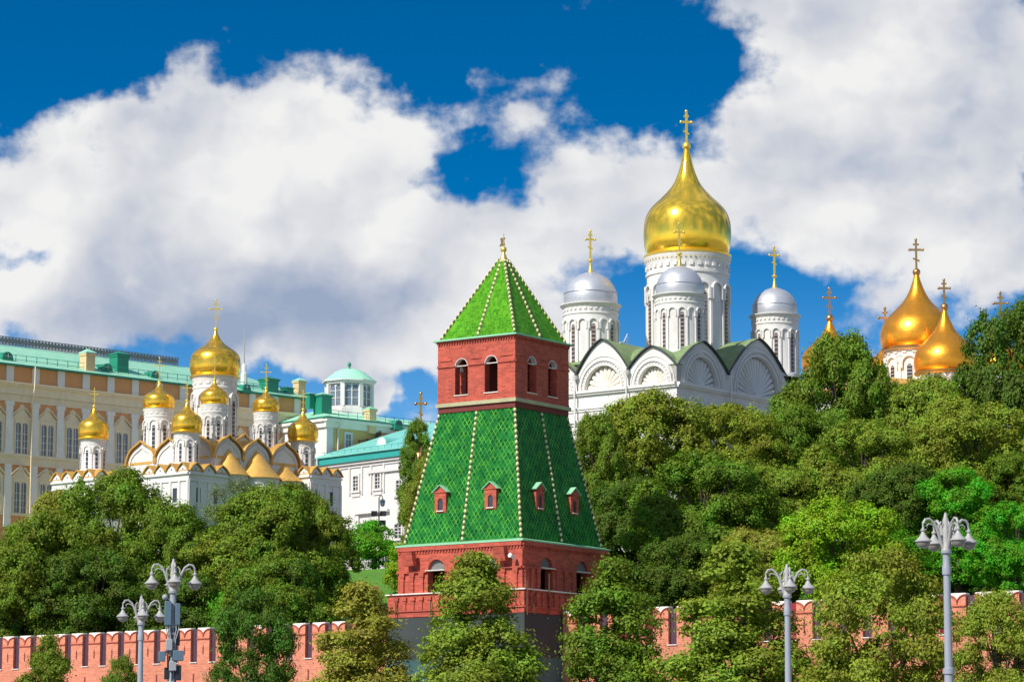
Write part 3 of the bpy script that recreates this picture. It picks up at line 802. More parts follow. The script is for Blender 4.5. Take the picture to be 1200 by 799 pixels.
# ------------------------------------------------------------------ domes, drums, crosses
def onion(r, h, neck=0.05, style='far'):
    if style == 'big': tb = [(0.89, 0), (0.95, .05), (0.985, .11), (1.0, .2), (0.985, .29), (0.94, .36), (0.86, .42), (0.735, .475), (0.585, .53), (0.44, .59), (0.32, .65), (0.235, .72), (0.165, .80), (0.105, .89), (neck, 1.0)]
    elif style == 'squat': tb = [(0.88, 0), (0.95, .07), (0.99, .15), (1.0, .25), (0.99, .34), (.955, .42), (.88, .49), (.77, .545), (.63, .595), (.47, .65), (.33, .71), (.22, .78), (.135, .86), (.08, .94), (neck, 1.0)]
    else: tb = [(0.90, 0.0), (0.955, 0.035), (0.985, 0.08), (1.0, 0.15), (0.985, 0.23), (0.93, 0.31), (0.84, 0.385), (0.70, 0.46), (0.54, 0.535), (0.40, 0.605), (0.29, 0.68), (0.205, 0.76), (0.14, 0.84), (0.085, 0.92), (neck, 1.0)]
    # smooth the table
    out = []
    for i in range(len(tb) - 1):
        p0 = tb[max(0, i - 1)]; p1 = tb[i]; p2 = tb[i + 1]; p3 = tb[min(len(tb) - 1, i + 2)]
        for q in range(3):
            t = q / 3
            f = lambda a, b, c, d: 0.5 * (2 * b + (c - a) * t + (2 * a - 5 * b + 4 * c - d) * t * t + (3 * b - a - 3 * c + d) * t ** 3)
            out.append((f(p0[0], p1[0], p2[0], p3[0]) * r, f(p0[1], p1[1], p2[1], p3[1]) * h))
    out.append((tb[-1][0] * r, h))
    return out
def cross_mb(z, H, th, ang, ball=True, arm=0.2):
    """Orthodox cross of height H above z; ang = direction of its arms in local space."""
    mb = MB(); U = Vector((math.cos(ang), math.sin(ang), 0)); N = Vector((-U.y, U.x, 0))
    fr = Fr((0, 0, z), U, N); t = th
    mb.fbox(fr, -t, t, 0, H, -t, t)
    mb.fbox(fr, -arm * H, arm * H, 0.66 * H, 0.66 * H + 2 * t, -t * 0.9, t * 0.9)
    mb.fbox(fr, -arm * 0.45 * H, arm * 0.45 * H, 0.83 * H, 0.83 * H + 1.7 * t, -t * 0.85, t * 0.85)
    mb.prism([(-arm * .5 * H, 0.40 * H), (arm * .5 * H, 0.32 * H), (arm * .5 * H, 0.32 * H + 1.7 * t), (-arm * .5 * H, 0.40 * H + 1.7 * t)], fr, -t * 0.85, t * 0.85)
    for u, zz in ((-arm * H, 0.66 * H + t), (arm * H, 0.66 * H + t), (0, H)):
        mb.ball(fr.p(u, zz), t * 1.55, 0, 8, 6)
    if ball: mb.ball((0, 0, z), t * 4.2, 0, 12, 8)
    return mb
def drum(root, c, r, z0, z1, nb, phase, wmat='slit', win=True, wevery=1, arcs=True, sc_=1.0, cornice=1.10, wl=0.72):
    """White drum: moulded base, pilaster strips, blind arcade, cornice; each window slit is a sub-part."""
    h = z1 - z0; mb = MB()
    mb.lathe([(r * 1.06, z0), (r * 1.06, z0 + 0.05 * h), (r, z0 + 0.08 * h), (r, z1 - 0.17 * h), (r * 1.03, z1 - 0.16 * h), (r * 1.03, z1 - 0.135 * h), (r * 1.0, z1 - 0.13 * h),
              (r * 1.01, z1 - 0.06 * h), (r * cornice, z1 - 0.012 * h), (r * cornice, z1), (0.0001, z1 + 0.01)], c, 48, 0, 0, 2 * PI, False)
    bw = 2 * PI * r / nb; za = z1 - 0.30 * h
    for i in range(nb):
        a = phase + 2 * PI * i / nb
        for aa, kind in ((a + PI / nb, 0), (a, 1)):
            N = Vector((math.cos(aa), math.sin(aa), 0)); U = Vector((-N.y, N.x, 0))
            f = Fr(Vector((c[0], c[1], 0)) + N * (r * math.cos(0)), U, N)
            if kind == 0: mb.fbox(f, -0.07 * bw, 0.07 * bw, z0 + 0.06 * h, za, -0.15 * r, 0.045 * r)
            elif arcs:
                ro = bw * 0.46
                mb.band(arc(0, za, ro - 0.13 * bw, PI, 0, 10, 1.0), f, -0.12 * r, 0.06 * r, 0.13 * bw)
                mb.fbox(f, -bw * 0.46, -bw * 0.33, za - 0.09 * h, za, -0.1 * r, 0.06 * r)
                mb.fbox(f, bw * 0.33, bw * 0.46, za - 0.09 * h, za, -0.1 * r, 0.06 * r)
    nd = nb * 2
    for i in range(nd):
        aa = phase + 2 * PI * (i + 0.5) / nd
        N = Vector((math.cos(aa), math.sin(aa), 0)); U = Vector((-N.y, N.x, 0))
        f = Fr(Vector((c[0], c[1], 0)) + N * r, U, N); k = 0.055 * 2 * PI * r / nd * 4
        mb.fbox(f, -k, k, z1 - 0.105 * h, z1 - 0.075 * h, -0.05 * r, 0.04 * r)
    o = mb.build('drum', 'white', root)
    if win:
        for i in range(0, nb, wevery):
            a = phase + 2 * PI * i / nb
            N = Vector((math.cos(a), math.sin(a), 0)); U = Vector((-N.y, N.x, 0))
            if False: pass
            f = Fr(Vector((c[0], c[1], 0)) + N * r, U, N)
            ww = bw * (0.13 if nb < 12 else 0.18)
            w = MB(); zt = z0 + 0.08 * h + (za - z0 - 0.08 * h) * 0.97
            zb = zt - (za - z0) * wl
            w.prism([(-ww, zb), (ww, zb)] + arc(0, zt - ww, ww, 0, PI, 8), f, -0.2, 0.012 * r, 0)
            n = max(3, int((zt - zb) / 0.45))
            for q in range(n):
                w.fbox(f, -ww, ww, zb + (zt - zb) * (q + 0.5) / n - 0.03, zb + (zt - zb) * (q + 0.5) / n + 0.03, 0, 0.02 * r, 1)
            wo = w.build('window', [wmat, 'white_trim'], o)
    return o
def onion_dome(root, c, r, z0, h, hc, ang, gm, collar=True, th=None, cm='gold_trim', dent=False, style='far', arm=0.2):
    mb = MB(); mb.lathe([(rr, z0 + z) for rr, z in onion(r, h, 0.05, style)], c, 56)
    d = mb.build('dome', gm, root)
    th = th or max(0.05, r * 0.022)
    cr = cross_mb(0, hc, th, ang, True, arm); x = cr.build('cross', cm, d); x.location = (c[0], c[1], z0 + h)
    if collar:
        k = MB(); k.lathe([(r * 0.93, z0 - 0.05 * r), (r * 0.99, z0 - 0.04 * r), (r * 1.0, z0 + 0.012 * r), (r * 0.90, z0 + 0.02 * r)], c, 56)
        if dent:
            for i in range(56):
                a = 2 * PI * i / 56; N = Vector((math.cos(a), math.sin(a), 0)); U = Vector((-N.y, N.x, 0))
                f = Fr(Vector((c[0], c[1], 0)) + N * r * 0.97, U, N)
                k.fbox(f, -0.10, 0.10, z0 - 0.15 * r, z0 - 0.05 * r, -0.2, 0.02)
        else:
            k.lathe([(r * 0.90, z0 - 0.09 * r), (r * 0.93, z0 - 0.05 * r)], c, 56)
        k.build('collar', cm, d)
    return d
# ------------------------------------------------------------------ white cathedral with shell gables
def keel(w, hh, n=20, pw=0.78, base=0.0):
    """pointed gable outline from (-w/2,0) over the peak (0,hh) to (w/2,0)"""
    out = []
    for i in range(-n, n + 1):
        s_ = i / n
        out.append((s_ * w / 2, base + hh * (0.74 * (1 - abs(s_) ** 1.8) + 0.26 * (1 - abs(s_)))))
    return out
def ogee(w, hh, base=0.0):
    tb = [(1, 0), (0.985, 0.16), (0.93, 0.33), (0.82, 0.50), (0.66, 0.645), (0.48, 0.75), (0.31, 0.825), (0.17, 0.89), (0.07, 0.95), (0, 1)]
    return [(-a * w / 2, base + b * hh) for a, b in tb] + [(a * w / 2, base + b * hh) for a, b in tb[:-1]][::-1]

def build_shell_cathedral():
    AL = R(38)
    N0 = at(793, 447, 330)                         # near corner at cornice height
    g = ground_z(N0.x + 8, N0.y + 10)
    root = thing('shell_gabled_cathedral', 'white cathedral with scallop shell gables, four silver domes and one large golden onion dome', 'cathedral',
                 (N0.x, N0.y, g), R(90) - AL)
    zc = N0.z - g                                  # cornice
    def z(py, Y): return at(793, py, Y).z - g
    P, Q = 26.0, 18.6
    b = MB(); b.box((0, 0, 0), (P, Q, zc - 0.3)); 
    fR = Fr((0, 0, 0), (1, 0, 0), (0, -1, 0)); fL = Fr((0, Q, 0), (0, -1, 0), (-1, 0, 0))
    fB = Fr((P, 0, 0), (0, 1, 0), (1, 0, 0)); fK = Fr((P, Q, 0), (-1, 0, 0), (0, 1, 0))
    wall = b.build('wall', 'white', root)
    # cornices and pilasters
    c = MB()
    for f, L in ((fR, P), (fL, Q), (fB, Q), (fK, P)):
        ext = 0.0
        c.fbox(f, 0, L, zc - 0.30, zc, -0.5, 0.42)
        c.fbox(f, 0, L, zc - 0.52, zc - 0.30, 0, 0.26)
        c.fbox(f, 0, L, zc - 2.05, zc - 1.85, 0, 0.22); c.fbox(f, 0, L, zc - 2.30, zc - 2.05, 0, 0.12)
        c.fbox(f, 0, L, zc - 3.5, zc - 3.25, 0, 0.30); c.fbox(f, 0, L, zc - 3.8, zc - 3.5, 0, 0.15)
    c.build('cornice', 'white', root)
    # gables: (frame, u centre, width, peak row, depth, arch radius, warm light?)
    hL1, hL2 = z(407, 332.4) - zc, z(399, 336.5) - zc
    hR1, hR2 = z(400.5, 333.5) - zc, z(394, 340) - zc
    zv = 1.75                                       # valleys above the cornice
    LF = {id(fR): P, id(fL): Q, id(fB): Q, id(fK): P}
    specs = [(fR, 4.85, 9.7, hR1, 3.0), (fR, 15.85, 12.3, hR2, 4.25), (fR, 24.0, 4.0, 2.6, 1.3),
             (fL, Q - 3.15, 6.3, hL1, 1.85), (fL, Q - 9.8, 7.0, hL2, 2.45), (fL, 2.65, 5.3, hL1 - 0.4, 1.7),
             (fB, 3.35, 6.7, hL1, 1.95), (fB, 10.5, 7.6, hL2, 2.55), (fK, 22, 8.0, hR1, 2.6), (fK, 12.0, 12, hR2, 3.5), (fK, 3.0, 6.0, hR1 - .5, 2.2)]
    for k, (f, uc, w, hp, ra) in enumerate(specs):
        fc = Fr(f.p(uc, zc), f.U, f.N)
        out = keel(w, hp - zv, 18, 0.70, zv)
        gb = MB()
        gb.prism([(-w / 2, 0.0)] + out + [(w / 2, 0.0), (ra, 0.0)] + arc(0, 0.0, ra, 0, PI, 24, 1.05)[1:-1] + [(-ra, 0.0)], fc, -1.0, 0.0)
        gable = gb.build('gable', 'white', root)
        tr = MB()
        for r0, th, d in ((ra + 0.02, 0.20, 0.10), (ra + 0.50, 0.22, 0.14), (ra + 0.95, 0.12, 0.07)):
            if r0 * 1.05 + th < hp - 0.25: tr.band(arc(0, 0.004, r0, PI, 0, 26, 1.05), fc, -0.1, d, th)
        nb = int(PI * ra / 0.34)
        for i in range(nb):                        # bead row around the shell
            a = PI * (i + 0.5) / nb; rr = ra + 0.36
            cu, cz = rr * math.cos(a), rr * 1.05 * math.sin(a)
            tr.ball(fc.p(cu, cz, 0.03), 0.085, 0, 6, 4)
        tr.build('archivolt', 'white_trim', gable)
        # fluted conch
        sh = MB(); nf = max(11, int(ra * 4.6))
        sh.prism([(-ra - 0.02, 0.0), (ra + 0.02, 0.0)] + arc(0, 0.0, ra + 0.02, 0, PI, 24, 1.05)[1:-1], fc, -0.95, -0.72)
        for q in range(nf):                         # petals: tapered ribs from the hub to the rim
            a = PI * (q + 0.5) / nf; ca, sa = math.cos(a), 1.05 * math.sin(a); rr = PI * ra / nf * 0.47
            rs_ = (0.35, 0.55 * ra, ra - rr * 0.9, ra - rr * 0.35, ra - 0.02)
            sh.tube([fc.p(ca * r_, sa * r_, -0.66 + 0.30 * max(0, (1 - r_ / ra))) for r_ in rs_], [rr * max(0.22, rs_[0] / ra), rr * 0.56, rr * 0.95, rr * 0.75, rr * 0.2], 8)
        sh.prism(arc(0, 0.0, 0.62, 0, PI, 14), fc, -0.9, -0.05)
        warm = f is fL  # shells on the sun-facing side take the sunlit colour
        sh.build('shell', 'white_sunlit' if warm else 'white', gable)
        # roof barrel over the gable, running inward, with a dark eave edge
        rf = MB(); o2 = [(u, zz + 0.05) for u, zz in keel(w + 0.25, hp - zv + 0.06, 18, 0.70, zv - 0.05)]
        lo = -9 if uc - w / 2 > 0.3 else -w / 2 + 1.05          # stay clear of the shells round the corner
        hi = 9 if uc + w / 2 < LF[id(f)] - 0.3 else w / 2 - 1.05
        rf.strip([p for p in o2 if lo <= p[0] <= hi], fc, -0.9, -9.5)
        rf.band(o2, fc, 0.10, 0.36, 0.10, 1)
        rf.strip([(u, zz + 0.112) for u, zz in o2], fc, 0.33, -1.05)
        rf.build('roof', ['greenroof', 'roof_edge'], gable)
    core = MB(); core.box((1.7, 1.7, zc - 0.2), (P - 1.7, Q - 1.7, zc + zv + 0.6)); core.build('roof_deck', 'greenroof', root)
    # downpipes
    for f, u in ((fR, 9.7), (fL, Q - 6.3), (fL, 5.3)):
        d = MB(); d.tube([f.p(u, zc + zv, 0.45), f.p(u, zc + zv - 0.8, 0.5), f.p(u, zc + 0.2, 0.52), f.p(u, zc - 6, 0.5)], 0.10, 8)
        d.tube([f.p(u, zc + zv - 0.1, 0.45), f.p(u, zc + zv - 0.55, 0.48)], [0.32, 0.14], 8)
        d.build('downpipe', 'white', root)
    # lower windows
    for f, u in ((fL, Q - 3.3), (fL, Q - 10.5), (fR, 4.3), (fR, 14)):
        wv = MB(); wv.prism([(u - 0.8, zc - 7), (u + 0.8, zc - 7)] + arc(u, zc - 4.9, 0.8, 0, PI, 10), f, -0.1, 0.03)
        wv.build('window', 'glass', root)
    # bell-cast green apron and railing seen between the drums
    rl = MB()
    ct = Vector((3.4, 9.3, zc + 5.6))
    for a, bb in (((-.9, 0, -1), (0.5, 0, 0.9)), ((0.5, 0, .9), (0.7, 0, -1)), ((0.5, 0, 0.9), (0.5, 0, -1)), ((-.9, 0, -.2), (0.7, 0, 0.1)), ((-0.9, 0, -1), (-0.9, 0, -.1))):
        rl.tube([ct + Vector(a), ct + Vector(bb)], 0.05, 5)
    rl.build('roof_ladder', 'white', root)
    # ---- silver domes
    cross_ang = R(-52) + R(10)
    inv = Matrix.Rotation(-(R(90) - AL), 3, 'Z')
    def lc(px, Y):
        q = inv @ (at(px, 400, Y) - Vector((N0.x, N0.y, 0))); return (q.x, q.y)
    zb = z(347, 335.4)
    def silver(c, r, zb, zd0, nb, ph):
        drum(root, c, r, zd0, zb, nb, ph, cornice=1.13, wevery=2, wl=0.86)
        mb = MB(); tb = [(0.97, 0.0), (1.0, 0.12), (1.0, 0.28), (0.965, 0.45), (0.87, 0.64), (0.71, 0.82), (0.48, 0.96), (0.25, 1.04), (0.12, 1.07)]
        mb.lathe([(a * r * 0.985, zb + bb * 1.16 * r) for a, bb in tb], c, 48)
        mb.lathe([(r * 0.995, zb + 0.44 * r), (r * 0.985, zb + 0.47 * r)], c, 48)
        d = mb.build('dome', 'silver', root)
        sp = MB(); zt = zb + 1.20 * r
        sp.lathe([(0.42, zt), (0.32, zt + 0.12), (0.20, zt + 0.5), (0.13, zt + 1.0), (0.12, zt + 1.35), (0.30, zt + 1.40), (0.30, zt + 1.55), (0.1, zt + 1.62), (0.08, zt + 1.9)], c, 14)
        sp.build('spire_base', 'gold_trim', d)
        x = cross_mb(0, 3.1, 0.095, cross_ang, False, 0.17).build('cross', 'gold_trim', d); x.location = (c[0], c[1], zt + 1.75)
    phw = math.atan2(-0.62, -0.62)
    silver(lc(797, 335.4), 2.68, zb, zc + 3.4, 16, PI + R(40))
    silver(lc(692.3, 343), 3.05, z(358.5, 343), zc + 2.6, 16, PI + R(42))
    silver(lc(908.5, 349), 2.62, z(370, 348.7), zc + 2.9, 16, PI + R(35))
    silver((21.4, 15.4), 2.62, z(362, 358), zc + 2.9, 16, PI + R(40))
    # ---- the large golden dome
    cc = lc(806.5, 346.5); zb = z(303, 346)
    drum(root, cc, 4.62, zc + 3.0, zb, 16, PI + R(12), cornice=1.07, wl=0.93, wevery=2)
    onion_dome(root, cc, 4.98, zb + 0.25, z(172, 346) - zb - 0.1, z(131, 346) - z(172, 346), cross_ang, 'gold_big', True, 0.12, 'gold_trim', True, 'big', 0.15)
build_shell_cathedral()

# ------------------------------------------------------------------ small white cathedral with nine golden domes
def build_gold_cathedral():
    AL = R(40)
    D3 = at(251, 474, 347)                          # drum over the near corner of the main cube
    g = ground_z(D3.x + 4, D3.y + 8)
    root = thing('many_domed_cathedral', 'small white cathedral with gilded roofs and many golden onion domes before the palace', 'cathedral',
                 (D3.x, D3.y, g), R(90) - AL)
    def z(py, Y, px=250): return at(px, py, Y).z - g
    ang = R(-50) + R(8)
    zpk, zval = z(514, 347), z(540, 347)
    x0, y0, x1, y1 = -2.3, -2.3, 11.3, 11.5
    b = MB(); b.box((x0, y0, 0), (x1, y1, zval + 0.2)); b.build('wall', 'white', root)
    fL = Fr((x0, y1, 0), (0, -1, 0), (-1, 0, 0)); fR = Fr((x0, y0, 0), (1, 0, 0), (0, -1, 0))
    fB = Fr((x1, y0, 0), (0, 1, 0), (1, 0, 0)); fK = Fr((x1, y1, 0), (-1, 0, 0), (0, 1, 0))
    for f, L, n in ((fL, y1 - y0, 3), (fR, x1 - x0, 3), (fB, y1 - y0, 3), (fK, x1 - x0, 3)):
        w = L / n
        for i in range(n):
            uc = w * (i + 0.5); fc = Fr(f.p(uc, 0), f.U, f.N)
            o_ = ogee(w * 0.98, zpk - zval, zval)
            gb = MB(); gb.prism([(-w * 0.49, zval - 3.2), *o_, (w * 0.49, zval - 3.2)], fc, -0.9, 0.02)
            gable = gb.build('gable', 'white', root)
            tr = MB(); tr.band(ogee(w * 0.80, (zpk - zval) * 0.80, zval - 0.1), fc, -0.1, 0.14, 0.20)
            tr.fbox(fc, -w * 0.49, -w * 0.42, zval - 3.2, zval - 0.1, 0, 0.18); tr.fbox(fc, w * 0.42, w * 0.49, zval - 3.2, zval - 0.1, 0, 0.18)
            tr.build('archivolt', 'white_trim', gable)
            rf = MB(); o2 = ogee(w * 1.02, zpk - zval + 0.12, zval + 0.03)
            rf.strip(o2, fc, 0.3, -4.2 - 0.3 * (i % 2)); rf.band(o2, fc, 0.12, 0.36, 0.16)
            rf.build('roof', 'gold_roof', gable)
    dk = MB(); dk.box((x0 + 1, y0 + 1, zval), (x1 - 1, y1 - 1, zval + 1.15)); dk.build('roof_deck', 'greenroof', root)
    # inner pedestals with a second tier of gilded gables below the middle drum
    pd = MB(); pd.box((1.4, 1.4, zval + 0.5), (7.6, 7.6, zpk + 0.7)); pd.build('pedestal', 'white', root)
    for f, L in ((Fr((1.4, 7.6, 0), (0, -1, 0), (-1, 0, 0)), 6.2), (Fr((1.4, 1.4, 0), (1, 0, 0), (0, -1, 0)), 6.2)):
        for i in range(2):
            fc = Fr(f.p(L / 2 * (i + 0.5), 0), f.U, f.N); rf = MB()
            o2 = ogee(L / 2, 2.0, zpk - 0.9); rf.strip(o2, fc, 0.3, -2.5); rf.band(o2, fc, 0.1, 0.36, 0.16); rf.prism(o2, fc, -0.1, 0.1, 1)
            rf.build('upper_gable', ['gold_roof', 'white'], root)
    # domes on drums: (x, y, drum radius, onion radius, bottom row, tip row, cross row, depth, windows)
    inv = Matrix.Rotation(-(R(90) - AL), 3, 'Z')
    def unit(c, rd, ro, pb, pt, pc, Y, zd, nb, ph, we=1):
        zb = z(pb, Y)
        if isinstance(c, (int, float)):
            q = inv @ (at(c, pb, Y) - Vector((D3.x, D3.y, 0))); c = (q.x, q.y)
        drum(root, c, rd, zd, zb, nb, ph, 'glass', True, we)
        onion_dome(root, c, ro, zb + 0.1, z(pt, Y) - zb - 0.1, z(pc, Y) - z(pt, Y), ang, 'gold', style='squat')
    unit(252, 2.50, 2.93, 443, 386, 351, 353.4, zpk - 1, 8, PI + R(16))
    unit(251, 1.50, 1.60, 475, 445, 417, 347, zval + 0.4, 8, PI + R(20))
    unit(186, 1.64, 1.85, 480, 448, 419, 352.4, zval + 0.4, 8, PI + R(27))
    unit(311.5, 1.36, 1.55, 484, 455, 427, 353.9, zval + 0.4, 8, PI + R(20))
    unit((9.0, 8.3), 1.36, 1.55, 484, 455, 427, 359, zval + 0.4, 8, PI + R(20))
    # corner chapels with gilded kokoshnik rows
    zcor = z(552, 338); zk = 0.95
    def chapel(cx, cy, wx, wy, pb, pt, pc, Y, ro, rd, zcor, n=4, m=3):
        ch = MB(); a, bb = cx - wx / 2, cx + wx / 2; c0, c1 = cy - wy / 2, cy + wy / 2
        ch.box((a, c0, 0), (bb, c1, zcor))
        f1 = Fr((a, c1, 0), (0, -1, 0), (-1, 0, 0)); f2 = Fr((a, c0, 0), (1, 0, 0), (0, -1, 0))
        f3 = Fr((bb, c0, 0), (0, 1, 0), (1, 0, 0)); f4 = Fr((bb, c1, 0), (-1, 0, 0), (0, 1, 0))
        for f, L in ((f1, wy), (f2, wx)):
            ch.fbox(f, 0, L, zcor - 0.25, zcor - 0.05, 0, 0.22); ch.fbox(f, 0, L, zcor - 1.0, zcor - 0.85, 0, 0.12)
            k = int(L / 1.3)
            for i in range(k + 1):
                u = min(L - 0.14, max(0.14, L * i / k)); ch.fbox(f, u - 0.14, u + 0.14, 2, zcor - 1.0, 0, 0.12)
        w_ = ch.build('chapel', 'white', root)
        for f, L in ((f1, wy), (f2, wx)):
            for u in (L * 0.25, L * 0.70):
                wi = MB(); wi.fbox(f, u - 0.33, u + 0.33, zcor - 3.3, zcor - 1.7, -0.05, 0.03); wi.build('window', 'glass', w_)
                wi = MB(); wi.fbox(f, u - 0.5, u + 0.5, zcor - 3.45, zcor - 3.3, 0, 0.14); wi.build('sill', 'white', w_)
        for f, L, k in ((f1, wy, n), (f2, wx, m), (f3, wy, n), (f4, wx, m)):
            w = L / k
            for i in range(k):
                fc = Fr(f.p(w * (i + 0.5), 0), f.U, f.N); kk = MB()
                tri = [(-w * 0.5, zcor), (0, zcor + zk * 1.05), (w * 0.5, zcor)]
                kk.prism([(-w * 0.5, zcor - 0.05), (-w * 0.42, zcor + 0.30), (-w * 0.2, zcor + 0.62), (0, zcor + zk), (w * 0.2, zcor + 0.62), (w * 0.42, zcor + 0.30), (w * 0.5, zcor - 0.05)], fc, -0.5, 0.06, 1)
                kk.band([(-w * 0.52, zcor + 0.10), (-w * 0.3, zcor + 0.62), (0, zcor + zk + 0.06), (w * 0.3, zcor + 0.62), (w * 0.52, zcor + 0.10)], fc, -1.9, 0.30, 0.10, 0)
                kk.tube([fc.p(0, zcor + 0.35, 0.0), fc.p(0, zcor + 0.35, 0.075)], 0.09, 8, 2)
                kk.build('gablet', ['gold_roof', 'white', 'glass'], root)
        rp = MB(); h2 = zcor + zk + 0.9
        rp.add([(a + 0.4, c0 + 0.4, zcor + 0.2), (bb - 0.4, c0 + 0.4, zcor + 0.2), (bb - 0.4, c1 - 0.4, zcor + 0.2), (a + 0.4, c1 - 0.4, zcor + 0.2), (cx, cy, h2)], [(0, 1, 4), (1, 2, 4), (2, 3, 4), (3, 0, 4)])
        rp.build('chapel_roof', 'gold_roof', root)
        unit((cx, cy), rd, ro, pb, pt, pc, Y, zcor + zk - 0.2, 8, PI + R(18))
    chapel(-5.0, -0.8, 6.0, 7.1, 508, 470, 448, 343, 1.72, 1.38, zcor)
    chapel(-5.0, 14.4, 6.0, 7.1, 516, 477, 456, 353, 1.80, 1.42, zcor + 0.3)
    chapel(13.6, -0.8, 5.2, 7.4, 518, 480, 458, 357, 1.78, 1.36, z(560, 356))
    # apses with gilded half-cone roofs on the right-hand face
    za = z(556, 344)
    for u, r, top in ((2.35, 2.1, zpk - 1.25), (6.8, 2.55, zpk - 1.0), (11.3, 1.9, zpk - 2.1)):
        c = (x0 + u, y0)
        ap = MB(); ap.lathe([(r, 0), (r, za - 0.35), (r + 0.12, za - 0.3), (r + 0.12, za)], c, 20, 0, PI, 2 * PI)
        for i in range(5):
            a = PI + PI * (i + 0.5) / 5; N = Vector((math.cos(a), math.sin(a), 0)); U = Vector((-N.y, N.x, 0))
            f = Fr(Vector((c[0], c[1], 0)) + N * r, U, N); ap.band(arc(0, za - 1.2, 0.5, PI, 0, 8), f, -0.15, 0.1, 0.12)
        apo = ap.build('apse', 'white', root)
        rf = MB(); rf.lathe([(r + 0.40, za - 0.06), (r + 0.40, za + 0.02), (r * 0.70, za + (top - za) * 0.36), (r * 0.36, za + (top - za) * 0.70), (0.02, top)], c, 24, 0, PI - 0.02, 2 * PI + 0.02)
        rf.build('half_cone_roof', 'gold_roof', apo)
        wi = MB(); a = PI * 1.6; N = Vector((math.cos(a), math.sin(a), 0)); U = Vector((-N.y, N.x, 0)); f = Fr(Vector((c[0], c[1], 0)) + N * r, U, N)
        wi.prism([(-0.35, za - 3.6), (0.35, za - 3.6)] + arc(0, za - 1.9, 0.35, 0, PI, 8), f, -0.1, 0.05); wi.build('window', 'glass', apo)
    dp = MB(); dp.tube([(-8.0, 3.0, zcor + 0.3), (-8.5, 3.3, zcor - 0.2), (-8.6, 3.4, zcor - 1.0), (-8.2, 2.9, zcor - 1.8), (-8.15, 2.85, 3)], 0.09, 8); dp.build('downpipe', 'roof_edge', root)
build_gold_cathedral()

# ------------------------------------------------------------------ distant cathedral with orange gold domes
def build_far_cathedral():
    AL = R(40); C = at(1076, 411, 425); g = ground_z(C.x, C.y)
    root = thing('five_domed_cathedral', 'distant white cathedral with matt orange-gold onion domes rising behind the right-hand trees', 'cathedral',
                 (C.x, C.y, g), R(90) - AL)
    inv = Matrix.Rotation(-(R(90) - AL), 3, 'Z')
    def loc(px, Y):
        p = inv @ (at(px, 420, Y) - C); return (p.x, p.y)
    def z(px, py, Y): return at(px, py, Y).z - g
    ang = R(-50)
    b = MB(); b.box((-15, -12, 0), (15, 12, z(1068, 470, 425))); b.build('wall', 'white', root)
    r = MB(); zr = z(1068, 470, 425)
    r.add([(-15.5, -12.5, zr), (15.5, -12.5, zr), (15.5, 12.5, zr), (-15.5, 12.5, zr), (-8, 0, zr + 2.5), (8, 0, zr + 2.5)], [(0, 1, 5, 4), (1, 2, 5), (2, 3, 4, 5), (3, 0, 4)])
    r.build('roof', 'gold_roof', root)
    for px, Y, rd, ro, pb, pt, pc in ((1076, 425, 4.5, 5.2, 411, 319, 281), (1108, 416, 3.6, 4.3, 438, 360, 328), (973, 425, 3.4, 4.0, 434, 373, 338), (1038, 436, 2.9, 3.4, 445, 398, 361), (1174, 425, 2.9, 3.4, 440, 383, 343)):
        c = loc(px, Y); zb = z(px, pb, Y)
        drum(root, c, rd, zr - 0.5, zb, 10, 0.3, 'glass', True)
        onion_dome(root, c, ro, zb + 0.1, z(px, pt, Y) - zb - 0.1, z(px, pc, Y) - z(px, pt, Y), ang, 'gold_orange', True, 0.13, 'bronze')
build_far_cathedral()

# ------------------------------------------------------------------ small belfry left of the tower, only its cross clears the trees
def build_belfry():
    c = at(493, 505, 335); g = ground_z(c.x, c.y)
    root = thing('cross_topped_belfry', 'slim bronze cross of a small belfry showing above the tree left of the brick tower', 'belfry', (c.x, c.y, g))
    zt = c.z - g
    b = MB(); b.lathe([(1.1, 0), (1.1, zt - 4.0), (1.3, zt - 3.9), (1.3, zt - 3.6), (0.01, zt - 3.5)], (0, 0), 16, smooth=False); b.build('drum', 'white', root)
    d = MB(); d.lathe([(rr, zt - 3.6 + zz) for rr, zz in onion(1.15, 3.2)], (0, 0), 28); dm = d.build('dome', 'bronze', root)
    s = MB(); s.lathe([(0.16, zt - 0.6), (0.12, zt), (0.10, zt + 0.9)], (0, 0), 8)
    s.build('spire', 'bronze', dm)
    x = cross_mb(0, at(493, 461, 335).z - c.z - 0.5, 0.12, R(0), True, 0.15).build('cross', 'bronze', dm); x.location = (0, 0, zt + 0.5)
build_belfry()

